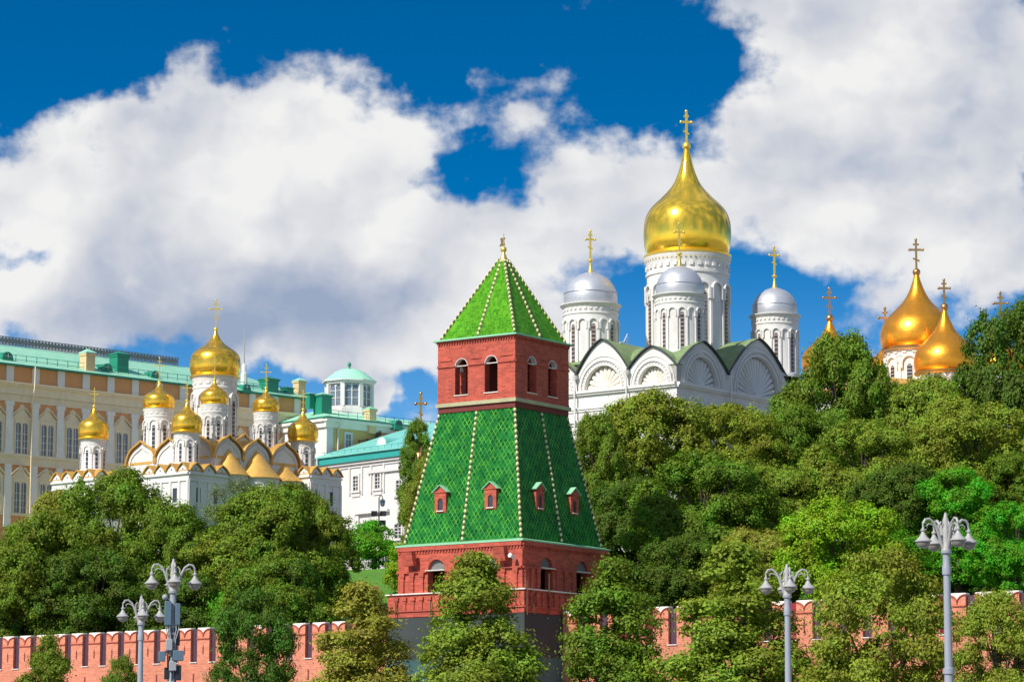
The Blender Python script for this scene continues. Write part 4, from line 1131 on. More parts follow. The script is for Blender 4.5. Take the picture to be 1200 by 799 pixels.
# ------------------------------------------------------------------ palace
PD = Vector((math.cos(R(43.4)), math.sin(R(43.4)), 0)); PN = Vector((math.sin(R(43.4)), -math.cos(R(43.4)), 0))
P0 = at(0, 426, 375)
def build_palace():
    g = ground_z(P0.x, P0.y)
    root = thing('ochre_palace', 'long ochre and cream palace with mint roof, paired arched windows and dark ridge lattice', 'palace', (P0.x, P0.y, g), R(43.4))
    f = Fr((0, 0, 0), (1, 0, 0), (0, -1, 0))
    def z(py): return at(0, py, 375).z - g
    u0, u1 = -19.0, 48.5
    ze = z(426)
    b = MB(); b.box((u0, 0, 0), (u1, 22, ze)); b.build('wall', 'orange', root)
    zf1, zc0, zc1 = z(443), z(447), z(460)
    zs0, zs1 = z(541), z(530)
    # cornices
    c = MB()
    c.fbox(f, u0, u1, zc1, zc0 - 0.35, 0, 0.28); c.fbox(f, u0, u1, zc0 - 0.35, zc0 - 0.1, 0, 0.55); c.fbox(f, u0, u1, zc0 - 0.1, zc0 + 0.1, 0, 0.75)
    c.fbox(f, u0, u1, zc1 - 0.75, zc1, 0, 0.10); c.fbox(f, u0, u1, zc1 - 0.9, zc1 - 0.75, 0, 0.20)
    c.fbox(f, u0, u1, zc1 - 0.35, zc1 - 0.15, 0.10, 0.18)
    c.build('cornice', 'cream', root)
    s = MB(); s.fbox(f, u0, u1, zs0, zs1 - 0.3, 0, 0.14); s.fbox(f, u0, u1, zs1 - 0.3, zs1, 0, 0.34); s.fbox(f, u0, u1, zs0 - 0.16, zs0, 0, 0.22)
    s.build('string_course', 'cream', root)
    ev = MB(); ev.fbox(f, u0, u1, ze - 0.12, ze + 0.08, -0.5, 0.8); ev.build('eave', 'teal_dark', root)
    pit = 3.78; off = 1.42
    pil = MB(); pil.fbox(f, -0.5, 0.5, zs1, zc1 - 0.9, 0, 0.26); pil.fbox(f, -0.62, 0.62, zc1 - 1.4, zc1 - 0.9, 0, 0.34); pil.fbox(f, -0.62, 0.62, zs1, zs1 + 0.6, 0, 0.34)
    pil2 = MB(); pil2.fbox(f, -0.5, 0.5, 8, zs0 - 0.16, 0, 0.26)
    pil3 = MB(); pil3.fbox(f, -0.52, 0.52, zc0 + 0.1, ze - 0.12, 0, 0.2)
    pil0 = None
    n0, n1 = -4, 12
    for i in range(n0, n1 + 1):
        if pil0 is None: oo = pil0 = [pil.build('pilaster', 'pale', root), pil2.build('pilaster', 'pale', root), pil3.build('frieze_panel', 'pale', root)]
        else:
            oo = [q.copy() for q in pil0]
            for q in oo: col.objects.link(q)
        for q in oo: q.parent = root; q.location = (off + i * pit, 0, 0)
    def window(zt, zb, zp):
        """paired arched lights in a cream surround with a gabled hood; zt top of lights"""
        w = MB(); w.fbox(f, -1.32, -0.98, zb - 0.3, zt + 0.45, 0, 0.10); w.fbox(f, 0.98, 1.32, zb - 0.3, zt + 0.45, 0, 0.10)
        w.fbox(f, -1.32, 1.32, zb - 0.55, zb - 0.2, 0, 0.16)
        for a, bb in ((-0.98, -0.88), (-0.10, 0.10), (0.88, 0.98)): w.fbox(f, a, bb, zb - 0.2, zt, 0, 0.20)
        sp = zt - 0.45
        for cu in (-0.49, 0.49):
            w.prism([(cu - 0.49, zt + 0.45), (cu - 0.49, sp)] + arc(cu, sp, 0.40, PI, 0, 8) + [(cu + 0.49, sp), (cu + 0.49, zt + 0.45)], f, 0, 0.13)
        w.fbox(f, -1.32, 1.32, zt + 0.45, zt + 0.62, 0, 0.22)
        return w
    wk = (z(473), z(492), z(527)), (z(545), z(562), z(597))
    for zp, zt, zb in wk:
        fr0 = window(zt, zb, zp)
        pane = MB(); pane.fbox(f, -0.95, 0.95, zb - 0.15, zt + 0.2, -0.02, 0.035)
        bars = MB()
        for cu in (-0.49, 0.49):
            bars.fbox(f, cu - 0.035, cu + 0.035, zb - 0.15, zt, 0.035, 0.06)
            for q in range(3): bars.fbox(f, cu - 0.4, cu + 0.4, zb + 0.5 + q * 0.85, zb + 0.55 + q * 0.85, 0.035, 0.058)
        ped = MB(); zq = zt + 0.62
        ped.prism([(-1.25, zq), (1.25, zq), (0.42, zq + 0.78), (0.36, zp), (0, zp + 0.25), (-0.36, zp), (-0.42, zq + 0.78)], f, 0, 0.14)
        ped.band([(-1.42, zq + 0.08), (-0.40, zq + 0.98)], f, 0, 0.36, 0.14); ped.band([(0.40, zq + 0.98), (1.42, zq + 0.08)], f, 0, 0.36, 0.14)
        ped.fbox(f, -0.44, 0.44, zp - 0.35, zp - 0.2, 0.0, 0.3)
        pr = None
        for i in range(n0, n1):
            if pr is None:
                pr = fr0.build('window', 'cream', root)
                pane.build('pane', 'glass_sky', pr); bars.build('glazing_bars', 'pale', pr); ped.build('hood', 'cream', pr); o = pr
            else: o = copy_tree(pr)
            o.parent = root; o.location = (off + (i + 0.5) * pit, 0, 0)
    # roof
    run = 8.0; zr = ze + at(0, 398, 382).z - at(0, 426, 375).z + 0.05
    zr = at(0, 398, 380.5).z - g
    rf = MB(); rf.add([f.p(u0, ze + 0.06, 0.75), f.p(u1 + 0.5, ze + 0.06, 0.75), f.p(u1 - 6.0, zr, -run), f.p(u0, zr, -run), f.p(u1 + 0.5, ze + 0.06, -22), f.p(u0, zr - 0.4, -22), f.p(u1 - 6, zr - 0.4, -22)],
                      [(0, 1, 2, 3), (3, 2, 6, 5), (1, 4, 6, 2)])
    roof = rf.build('roof', 'teal', root)
    for i in range(22):
        sm = MB(); u = u0 + 3 * i + 1
        if u < u1 - 8:
            sm.add([f.p(u, ze + 0.09, 0.75), f.p(u + 0.06, ze + 0.09, 0.75), f.p(u + 0.06, zr + 0.03, -run), f.p(u, zr + 0.03, -run)], [(0, 1, 2, 3)]); sm.build('seam', 'teal', roof)
    # lattice crest on the ridge
    lt = MB(); fl = Fr(f.p(0, 0, -run + 0.3), f.U, f.N); L1 = 33.0; hgt = 1.05
    lt.fbox(fl, u0, L1, zr + 0.02, zr + 0.14, -0.1, 0.1); lt.fbox(fl, u0, L1, zr + hgt - 0.1, zr + hgt, -0.1, 0.1)
    n = int((L1 - u0) / 0.5)
    for i in range(n):
        u = u0 + i * 0.5
        for a, bb in (((u, zr + 0.1), (u + 0.5, zr + hgt - 0.08)), ((u + 0.5, zr + 0.1), (u, zr + hgt - 0.08))):
            lt.tube([fl.p(a[0], a[1]), fl.p(bb[0], bb[1])], 0.075, 4)
        lt.tube(arc3(fl, u + 0.25, zr + hgt * 0.5, 0.2), 0.08, 4)
        lt.fbox(fl, u - 0.03, u + 0.03, zr, zr + hgt, -0.08, 0.08)
    lt.build('ridge_lattice', 'lattice_grey', root)
    # eave railing
    rl = MB(); fq = Fr(f.p(0, 0, -0.6), f.U, f.N); zq = ze + 0.3
    for h in (0.55, 1.1): rl.tube([fq.p(u0, zq + h), fq.p(u1 - 1, zq + h)], 0.035, 4)
    u = u0
    while u < u1 - 1: rl.tube([fq.p(u, zq - 0.3), fq.p(u, zq + 1.15)], 0.04, 4); u += 1.55
    rl.build('roof_railing', 'teal_dark', root)
    def on_roof(px, py_base):
        """the roof point under an image position"""
        d = Vector(ray(px, py_base)); best = None
        inv = Matrix.Rotation(-R(43.4), 3, 'Z')
        for i in range(600):
            Y = 370 + i * 0.15; p = at(px, py_base, Y); q = inv @ (p - P0)
            dd = q.y; zz = p.z - g
            if 0 <= dd <= run:
                e = abs(zz - (ze + (zr - ze) * (dd + 0.75) / (run + 0.75)))
                if best is None or e < best[0]: best = (e, q.x, dd, zz)
        return best[1:] if best else None
    for px, py, w, h in ((6, 421, 1.3, 0.95), (123, 434, 1.25, 0.95), (179, 442, 1.15, 0.9), (286, 457, 1.1, 0.9)):
        r_ = on_roof(px, py)
        if not r_: continue
        u, dd, zz = r_; fd = Fr(f.p(u, zz, -dd + 0.5), f.U, f.N)
        dm = MB(); dm.prism([(-w * 0.6, -0.5)] + arc(0, 0.1, w * 0.6, PI, 0, 10) + [(w * 0.6, -0.5)], fd, -3.0, 0.12)
        d = dm.build('dormer', 'teal_dark', root)
        gl = MB(); gl.prism(arc(0, 0.1, w * 0.43, 0, PI, 10), fd, 0.10, 0.15); gl.build('pane', 'glass', d)
        br = MB(); br.fbox(fd, -0.035, 0.035, 0.1, 0.1 + w * 0.42, 0.15, 0.18); br.fbox(fd, -w * 0.4, w * 0.4, 0.28, 0.34, 0.15, 0.178); br.build('glazing_bars', 'teal', d)
    for kind, px, py, w, h in (('tan', 106, 437, 1.35, 2.9), ('green', 144, 437, 1.75, 2.7), ('green', 320, 463, 1.8, 2.4), ('tan', 354, 463, 1.2, 2.2), ('green', 340, 462, 1.2, 1.0)):
        r_ = on_roof(px, py)
        if not r_: continue
        u, dd, zz = r_; fd = Fr(f.p(u, zz, -dd), f.U, f.N)
        m = 'tan' if kind == 'tan' else 'teal_dark'
        ch = MB(); ch.fbox(fd, -w / 2, w / 2, -1.0, h * 0.82, -w, 0); ch.fbox(fd, -w / 2 - 0.1, w / 2 + 0.1, h * 0.76, h * 0.86, -w - 0.1, 0.1)
        o = ch.build('chimney' if kind == 'tan' else 'roof_vent', m, root)
        cp = MB(); cp.lathe([(w * 0.86, h * 0.86), (w * 0.88, h * 0.90), (0.02, h * 1.08)], (0, 0), 4, 0, PI / 4, PI / 4 + 2 * PI, False)
        c_ = cp.build('cap', 'teal' if kind == 'tan' else 'teal_dark', o); c_.location = fd.p(0, 0, -w / 2)
    # downpipe
    for u in (off + pit - 0.62 , off + 8 * pit + 0.62):
        d = MB(); d.tube([f.p(u, ze, 0.9), f.p(u, ze - 1.0, 0.9), f.p(u, zc0 - 0.4, 0.85), f.p(u, zc1 - 0.3, 0.5), f.p(u, zs1, 0.42), f.p(u, 6, 0.42)], 0.08, 8); d.build('downpipe', 'cream', root)
    # white end bay and its little roof
    eb = MB(); eb.box((u1 - 3.4, -0.35, 0), (u1 + 0.15, 6, ze - 3.2)); eb.build('end_bay', 'white', root)
    er = MB(); er.fbox(f, u1 - 3.9, u1 + 0.5, ze - 3.2, ze - 3.0, -6, 0.7); er.build('end_bay_cornice', 'mint', root)
    # flagpole standing on the roof
    r_ = on_roof(286, 452)
    p = at(286, 440, 404); q = at(286, 384, 404)
    fp = thing('flagpole', 'bare thin flagpole on a white stand rising from the mint palace roof', 'flagpole', (p.x, p.y, p.z - 0.6))
    m = MB(); m.tube([(0, 0, 1.0), (0, 0, q.z - p.z + 0.6)], [0.11, 0.05], 6); m.build('pole', 'box_grey', fp)
    m = MB(); m.lathe([(0.45, -3.5), (0.45, 0.9), (0.3, 1.0), (0.3, 1.9), (0.12, 2.2)], (0, 0), 8, smooth=False); m.build('stand', 'white', fp)
def arc3(fr, u, z, r, n=8):
    return [fr.p(u + r * math.cos(2 * PI * i / n), z + r * math.sin(2 * PI * i / n)) for i in range(n + 1)]
build_palace()

# ------------------------------------------------------------------ yellow wing with glazed rotunda, white wing with turquoise roof
def build_wings():
    A0 = at(383, 489, 399); g = ground_z(A0.x, A0.y)
    root = thing('yellow_wing', 'yellow building with mint roof and eight-sided glazed rotunda behind the white wing', 'building', (A0.x, A0.y, g), R(43.4))
    f = Fr((0, 0, 0), (1, 0, 0), (0, -1, 0)); ze = A0.z - g
    L = 34.0
    b = MB(); b.box((0, 0, 0), (L, 16, ze - 0.4)); b.build('wall', 'yellow', root)
    w = MB(); fs = Fr((0, 0, 0), (0, 1, 0), (-1, 0, 0)); w.fbox(fs, 0, 16, 0, ze - 0.4, 0, 0.1); w.fbox(f, -0.1, 1.0, 0, ze - 0.4, 0, 0.12); w.build('corner_pilaster', 'white', root)
    c = MB(); c.fbox(f, -0.4, L, ze - 1.25, ze - 0.5, 0, 0.3); c.fbox(f, -0.6, L, ze - 0.5, ze - 0.1, 0, 0.75); c.fbox(fs, 0, 16, ze - 1.25, ze - 0.5, 0.1, 0.4); c.fbox(fs, 0, 16, ze - 0.5, ze - 0.1, 0.1, 0.7)
    c.build('cornice', 'pale', root)
    e = MB(); e.fbox(f, -0.8, L, ze - 0.08, ze + 0.06, -16, 0.95); e.build('eave', 'teal_dark', root)
    r = MB(); r.add([f.p(-0.8, ze + 0.07, 0.95), f.p(L, ze + 0.07, 0.95), f.p(L, ze + 1.9, -6.5), f.p(4.0, ze + 1.9, -6.5), f.p(-0.8, ze + 0.07, -16)], [(0, 1, 2, 3), (0, 3, 4)]); roof = r.build('roof', 'teal', root)
    rl = MB(); fq = Fr(f.p(0, 0, 0.5), f.U, f.N)
    for h in (0.5, 0.95): rl.tube([fq.p(0, ze + h), fq.p(L - 3, ze + h)], 0.03, 4)
    for i in range(20): rl.tube([fq.p(i * 1.6, ze), fq.p(i * 1.6, ze + 1.0)], 0.035, 4)
    rl.build('roof_railing', 'teal_dark', root)
    # facade windows
    def win(u, zb, zt, ww, name='window'):
        m = MB(); m.fbox(f, u - ww - 0.28, u - ww, zb - 0.2, zt + 0.3, 0, 0.14); m.fbox(f, u + ww, u + ww + 0.28, zb - 0.2, zt + 0.3, 0, 0.14)
        m.fbox(f, u - ww, u + ww, zt, zt + 0.3, 0, 0.14); m.fbox(f, u - ww - 0.35, u + ww + 0.35, zb - 0.35, zb, 0, 0.2)
        o = m.build(name, 'white', root); p = MB(); p.fbox(f, u - ww, u + ww, zb, zt, -0.02, 0.03); p.build('pane', 'glass_sky', o)
        q = MB(); q.fbox(f, u - 0.04, u + 0.04, zb, zt, 0.03, 0.07); q.fbox(f, u - ww, u + ww, (zb * 0.4 + zt * 0.6), (zb * 0.4 + zt * 0.6) + 0.08, 0.03, 0.068); q.build('glazing_bars', 'white', o)
    win(3.6, ze - 3.7, ze - 1.9, 0.42)
    d = MB(); d.tube([f.p(1.75, ze - 0.1, 0.8), f.p(1.75, ze - 0.9, 0.75), f.p(1.75, ze - 1.4, 0.2), f.p(1.75, ze - 6, 0.2)], 0.11, 8); d.build('downpipe', 'white', root)
    # air conditioners and cables on the facade
    ac = MB()
    for u, zz in ((6.6, ze - 3.0), (8.1, ze - 2.5)): ac.fbox(f, u, u + 1.0, zz, zz + 0.7, 0.2, 0.55)
    for a, bb in (((5.3, -2.6), (9.6, -2.2)), ((5.4, -3.6), (9.0, -3.5)), ((5.5, -2.6), (5.5, -3.6)), ((9.0, -1.8), (9.0, -3.4))):
        ac.tube([f.p(a[0], ze + a[1], 0.12), f.p(bb[0], ze + bb[1], 0.12)], 0.05, 5)
    ac.build('pipework', 'lattice', root)
    cb = MB()
    for k in range(5): cb.tube([f.p(8.5 + 0.5 * math.cos(t * 0.7 + k), ze - 1.5 + 0.13 * k * math.sin(t * 0.9 + k) , 0.4) for t in range(9)], 0.035, 4)
    cb.build('cable_coil', 'lattice', root)
    def pt(px, py, Y):
        p = Matrix.Rotation(-R(43.4), 3, 'Z') @ (at(px, py, Y) - Vector((A0.x, A0.y, g))); return p
    # roof things
    for kind, px, py, w_, h in (('tan', 437, 497, 1.15, 2.3), ('green', 383, 477, 1.7, 1.9), ('green', 366, 468, 0.9, 0.9)):
        q = pt(px, py, 403.5 if kind == 'tan' else 402); fd = Fr(q, f.U, f.N); m = 'tan' if kind == 'tan' else 'teal_dark'
        ch = MB(); ch.fbox(fd, -w_ / 2, w_ / 2, -1.2, h * 0.8, -w_, 0); ch.fbox(fd, -w_ / 2 - 0.12, w_ / 2 + 0.12, h * 0.74, h * 0.84, -w_ - 0.12, 0.12)
        o = ch.build('chimney' if kind == 'tan' else 'roof_vent', m, root)
        cp = MB(); cp.lathe([(w_ * 0.86, h * 0.84), (w_ * 0.88, h * 0.88), (0.02, h * 1.06)], (0, 0), 4, 0, PI / 4, PI / 4 + 2 * PI, False)
        c_ = cp.build('cap', 'teal' if kind != 'tan' else 'mint', o); c_.location = fd.p(0, 0, -w_ / 2)
    q = pt(467, 498, 406); fd = Fr(q, f.U, f.N)
    dm = MB(); dm.prism([(-0.7, -0.6)] + arc(0, 0, 0.7, PI, 0, 10) + [(0.7, -0.6)], fd, -2.5, 0.1); d = dm.build('dormer', 'teal_dark', root)
    gl = MB(); gl.prism(arc(0, 0, 0.5, 0, PI, 10), fd, 0.1, 0.14); gl.build('pane', 'glass', d)
    # rotunda
    q = pt(409, 482, 414); cx, cy = q.x, q.y; zb = q.z; zt = pt(409, 449, 414).z; ztop = pt(409, 432, 414).z
    Rr = 3.35
    dr = MB(); dr.lathe([(Rr + 0.25, zb - 4), (Rr + 0.25, zb + 0.1), (Rr, zb + 0.1), (Rr, zb + 0.45), (Rr - 0.25, zb + 0.45)], (cx, cy), 8, 0, R(22.5 - 43.4 + 10), R(22.5 - 43.4 + 10) + 2 * PI, False)
    dr.lathe([(Rr - 0.2, zt - 0.35), (Rr + 0.1, zt - 0.35), (Rr + 0.1, zt), (Rr + 0.45, zt + 0.02), (Rr + 0.45, zt + 0.16), (Rr, zt + 0.25)], (cx, cy), 8, 0, R(22.5 - 43.4 + 10), R(22.5 - 43.4 + 10) + 2 * PI, False)
    rot0 = R(-43.4 + 10)
    for i in range(8):
        a = rot0 + R(22.5) + i * PI / 4; N = Vector((math.cos(a), math.sin(a), 0)); ff = Fr(Vector((cx, cy, 0)) + N * (Rr - 0.1), (-N.y, N.x, 0), N)
        dr.fbox(ff, -0.28, 0.28, zb + 0.4, zt - 0.3, -0.35, 0.12)
    rt = dr.build('rotunda', 'white', root)
    for i in range(8):
        a = rot0 + i * PI / 4; N = Vector((math.cos(a), math.sin(a), 0)); ap = (Rr - 0.25) * math.cos(PI / 8)
        ff = Fr(Vector((cx, cy, 0)) + N * ap, (-N.y, N.x, 0), N); hw = 1.0
        p = MB(); p.fbox(ff, -hw, hw, zb + 0.5, zt - 0.36, -0.05, 0, 0)
        for u in (-hw, 0, hw): p.fbox(ff, u - 0.07, u + 0.07, zb + 0.5, zt - 0.36, 0, 0.1, 1)
        for zz in (0.33, 0.66): p.fbox(ff, -hw, hw, zb + 0.5 + (zt - zb - 0.86) * zz, zb + 0.56 + (zt - zb - 0.86) * zz, 0, 0.08, 1)
        for u in (-hw / 2, hw / 2): p.band(arc(u, zt - 0.9, hw / 2 - 0.08, PI, 0, 8), ff, 0, 0.1, 0.08, 1)
        p.build('window', ['glass_sky', 'white'], rt)
    dmz = ztop - zt
    dd = MB(); dd.lathe([(Rr + 0.42, zt + 0.17), (Rr * 0.86, zt + 0.42 * dmz), (Rr * 0.62, zt + 0.72 * dmz), (Rr * 0.36, zt + 0.92 * dmz), (0.12, ztop)], (cx, cy), 8, 0, R(22.5) + rot0, R(22.5) + rot0 + 2 * PI, False)
    d = dd.build('dome', 'teal', rt)
    fi = MB(); fi.lathe([(0.22, ztop - 0.1), (0.1, ztop + 0.35)], (cx, cy), 8); fi.ball((cx, cy, ztop + 0.55), 0.26, 0, 10, 6, 1.3); fi.build('finial', 'teal_dark', d)

    # ---- white wing: its front runs parallel to the fortress wall
    B0 = at(376, 546, 396); g = ground_z(B0.x, B0.y)
    AL = R(46.6)
    root = thing('white_wing', 'white two-storey building with turquoise hipped roof and small paned windows behind the iron fence', 'building', (B0.x, B0.y, g), -AL)
    ze = B0.z - g; f = Fr((0, 0, 0), (1, 0, 0), (0, -1, 0)); L = 30.0
    b = MB(); b.box((0, 0, -1), (L, 26, ze)); b.build('wall', 'white', root)
    c = MB(); c.fbox(f, -0.3, L + 0.3, ze - 0.35, ze, -0.3, 0.35); c.fbox(f, 0, L, ze - 0.75, ze - 0.6, 0, 0.15); c.fbox(f, 9.4, L, ze - 1.75, ze - 1.35, 0, 0.3); c.fbox(f, 0, L, 6.6, 6.9, 0, 0.16)
    c.build('cornice', 'white_trim', root)
    fa = MB(); fa.fbox(f, -0.6, L + 0.6, ze, ze + 0.85, -0.2, 0.60); fsd = Fr((0, 0, 0), (0, 1, 0), (-1, 0, 0)); fa.fbox(fsd, 0.2, 26, ze, ze + 0.85, -0.2, 0.6); fa.build('fascia', 'teal_fascia', root)
    fg = MB(); fg.fbox(f, -0.75, L + 0.75, ze + 0.85, ze + 1.0, -0.4, 0.85); fg.build('gutter', 'teal_blue', root)
    r = MB(); r.add([f.p(-0.7, ze + 1.0, 0.8), f.p(L + 0.7, ze + 1.0, 0.8), f.p(L - 4, ze + 6.6, -16.5), f.p(-0.7, ze + 6.6, -16.5)], [(0, 1, 2, 3)]); ro = r.build('roof', 'teal_blue', root)
    sg = MB()
    for i in range(14): sg.tube([f.p(0.5 + i * 1.3, ze + 1.3, -0.2), f.p(0.5 + i * 1.3, ze + 1.75, -0.2)], 0.03, 4)
    sg.tube([f.p(0, ze + 1.7, -0.2), f.p(L, ze + 1.7, -0.2)], 0.03, 4); sg.build('snow_guard', 'teal_fascia', ro)
    inv = Matrix.Rotation(AL, 3, 'Z')
    def uz(px, py):
        best = None
        for i in range(800):
            Y = 370 + i * 0.05; q = inv @ (at(px, py, Y) - Vector((B0.x, B0.y, g)))
            if best is None or abs(q.y) < best[0]: best = (abs(q.y), q.x, q.z)
        return best[1], best[2]
    def win(u, zc_, ww, hh, apron):
        m = MB(); 
        m.fbox(f, u - ww - 0.30, u - ww, zc_ - hh - 0.2, zc_ + hh + 0.3, 0, 0.16); m.fbox(f, u + ww, u + ww + 0.30, zc_ - hh - 0.2, zc_ + hh + 0.3, 0, 0.16)
        m.fbox(f, u - ww, u + ww, zc_ + hh, zc_ + hh + 0.3, 0, 0.14)
        m.fbox(f, u - ww - 0.45, u + ww + 0.45, zc_ - hh - 0.35, zc_ - hh - 0.1, 0, 0.26)
        if apron:
            m.fbox(f, u - ww - 0.35, u + ww + 0.35, zc_ - hh - 0.85, zc_ - hh - 0.35, 0, 0.12)
            for s in (-1, 1): m.fbox(f, u + s * (ww + 0.75) - 0.13, u + s * (ww + 0.75) + 0.13, zc_ - hh - 0.6, ze - 0.75, 0, 0.18)
        o = m.build('window', 'white_trim', root)
        p = MB(); p.fbox(f, u - ww, u + ww, zc_ - hh, zc_ + hh, -0.02, 0.03); p.build('pane', 'glass', o)
        q = MB(); q.fbox(f, u - 0.05, u + 0.05, zc_ - hh, zc_ + hh, 0.03, 0.08)
        for k in (0.25, 0.5, 0.75): q.fbox(f, u - ww, u + ww, zc_ - hh + 2 * hh * k - 0.04, zc_ - hh + 2 * hh * k + 0.04, 0.03, 0.078)
        q.build('glazing_bars', 'white', o)
    for px, py, ap in ((392, 568, True), (417.5, 566, True), (443, 563.5, True), (468, 571, False), (491, 567, True)):
        u, zz = uz(px, py); win(u, zz, 0.46, 0.88, ap)
    for px, py, ww in ((430, 627, 0.95), (411, 629, 0.6), (467, 622, 0.6)):
        u, zz = uz(px, py); win(u, zz, ww, 0.85, False)
    u, zz = uz(420, 627)
    pp = MB(); pp.fbox(f, u - 0.3, u + 0.3, 0, zz + 2.6, 0, 0.3); pp.fbox(f, u - 0.45, u + 6, zz + 2.6, zz + 2.9, 0, 0.5); pp.build('porch_trim', 'white', root)
    d = MB(); d.tube([f.p(0.3, ze + 0.9, 0.9), f.p(0.3, ze - 0.5, 0.85), f.p(0.3, ze - 1.2, 0.25), f.p(0.3, 0, 0.25)], 0.11, 8); d.build('downpipe', 'white', root)
    # round-headed dormer
    u, zz = uz(429, 537)
    dq = 4.0; u = u - 1.5
    zz = ze + 1.0 + 5.6 * (dq + 0.8) / 17.3; fd = Fr(f.p(u, zz, -dq), f.U, f.N)
    dm = MB(); dm.prism([(-0.95, -0.8)] + arc(0, 0, 0.95, PI, 0, 14) + [(0.95, -0.8)], fd, -3.2, 0.15, 0); d = dm.build('dormer', 'teal_blue', root)
    gl = MB(); gl.prism([(-0.8, -0.7)] + arc(0, 0, 0.8, PI, 0, 14) + [(0.8, -0.7)], fd, 0.15, 0.2, 0); gl.build('panel', 'pale', d)
build_wings()
# ------------------------------------------------------------------ street lamps
def lamp_proto():
    """four-armed cast lamp, its top 12.4 m above the pavement"""
    root = thing('street_lamp', 'tmp', 'street lamp')
    H = 12.4
    p = MB(); p.lathe([(0.36, 0), (0.36, 0.3), (0.27, 0.5), (0.24, 1.6), (0.27, 1.7), (0.17, 1.9), (0.165, 6.5), (0.21, 6.52), (0.21, 6.72), (0.15, 6.75), (0.125, H - 2.3), (0.165, H - 2.28), (0.165, H - 2.0), (0.135, H - 1.9), (0.135, H - 1.55), (0.2, H - 1.5), (0.2, H - 1.4)], (0, 0), 16)
    p.build('pole', 'lamp', root)
    h = MB(); h.lathe([(0.2, H - 1.45), (0.14, H - 1.2), (0.11, H - 0.9), (0.13, H - 0.6), (0.09, H - 0.45), (0.12, H - 0.3), (0.07, H - 0.15), (0.05, H - 0.04), (0.001, H)], (0, 0), 12)
    h.build('finial', 'lampcast', root)
    a_ = MB()
    pts = [(0.10, H - 1.38), (0.22, H - 1.06), (0.34, H - 0.68), (0.48, H - 0.40), (0.66, H - 0.26), (0.82, H - 0.29), (0.91, H - 0.43), (0.92, H - 0.62), (0.85, H - 0.70), (0.79, H - 0.64)]
    a_.tube([(x, 0, z) for x, z in pts], [0.06, 0.06, 0.055, 0.05, 0.05, 0.05, 0.045, 0.04, 0.03, 0.02], 8)
    sc1 = [(0.16, H - 1.25), (0.28, H - 0.80), (0.28, H - 0.48), (0.19, H - 0.36), (0.12, H - 0.44), (0.15, H - 0.56)]
    a_.tube([(x, 0, z) for x, z in sc1], [0.045, 0.045, 0.04, 0.035, 0.03, 0.02], 7)
    sc2 = [(0.40, H - 0.58), (0.55, H - 0.47), (0.69, H - 0.44), (0.77, H - 0.52), (0.74, H - 0.60)]
    a_.tube([(x, 0, z) for x, z in sc2], [0.03, 0.03, 0.028, 0.025, 0.015], 6)
    l_ = MB(); zc = H - 0.60; lx = 0.92
    l_.lathe([(0.03, zc + 0.02), (0.05, zc - 0.03), (0.085, zc - 0.05), (0.085, zc - 0.11), (0.05, zc - 0.13), (0.07, zc - 0.19), (0.14, zc - 0.31), (0.25, zc - 0.43), (0.305, zc - 0.47), (0.305, zc - 0.505), (0.26, zc - 0.51)], (lx, 0), 24)
    g_ = MB(); g_.lathe([(0.255, zc - 0.508), (0.25, zc - 0.58), (0.21, zc - 0.67), (0.12, zc - 0.74), (0.001, zc - 0.755)], (lx, 0), 20)
    for k in range(4):
        if k == 0:
            a0 = a_.build('arm', 'lampcast', root); l0 = l_.build('lantern', 'lampcast', root); g_.build('glass', 'lampglass', l0)
            aa, ll = a0, l0
        else:
            aa = copy_tree(a0); ll = copy_tree(l0)
        aa.rotation_euler = (0, 0, k * PI / 2); ll.rotation_euler = (0, 0, k * PI / 2)
    return root
LP = lamp_proto()
LAMPS = [(1108, 600, 111.6, 20, 'grey four-armed street lamp, the largest, in front of the wall below the bright green tree'),
         (922, 660, 135, 3, 'grey four-armed street lamp with three lanterns seen, beside the lime tree and crimson slots'),
         (203.5, 654, 133, 10, 'grey street lamp whose pole carries antenna panels and equipment boxes'),
         (166, 697, 155, 12, 'short-looking bare grey street lamp just beside the lamp with antennas')]
for i, (px, py, Y, rz, lab) in enumerate(LAMPS):
    o = LP if i == 0 else copy_tree(LP)
    t = at(px, py, Y)
    o.location = (t.x, t.y, t.z - 12.4)
    s = (t.z - GROUND - 0.13) / 12.4
    o.location.z = GROUND + 0.13; o.scale = (1, 1, s)
    o.rotation_euler = (0, 0, R(rz)); o['label'] = lab; o['group'] = 'street lamps along the embankment'
    if i == 2: AL_LAMP = o
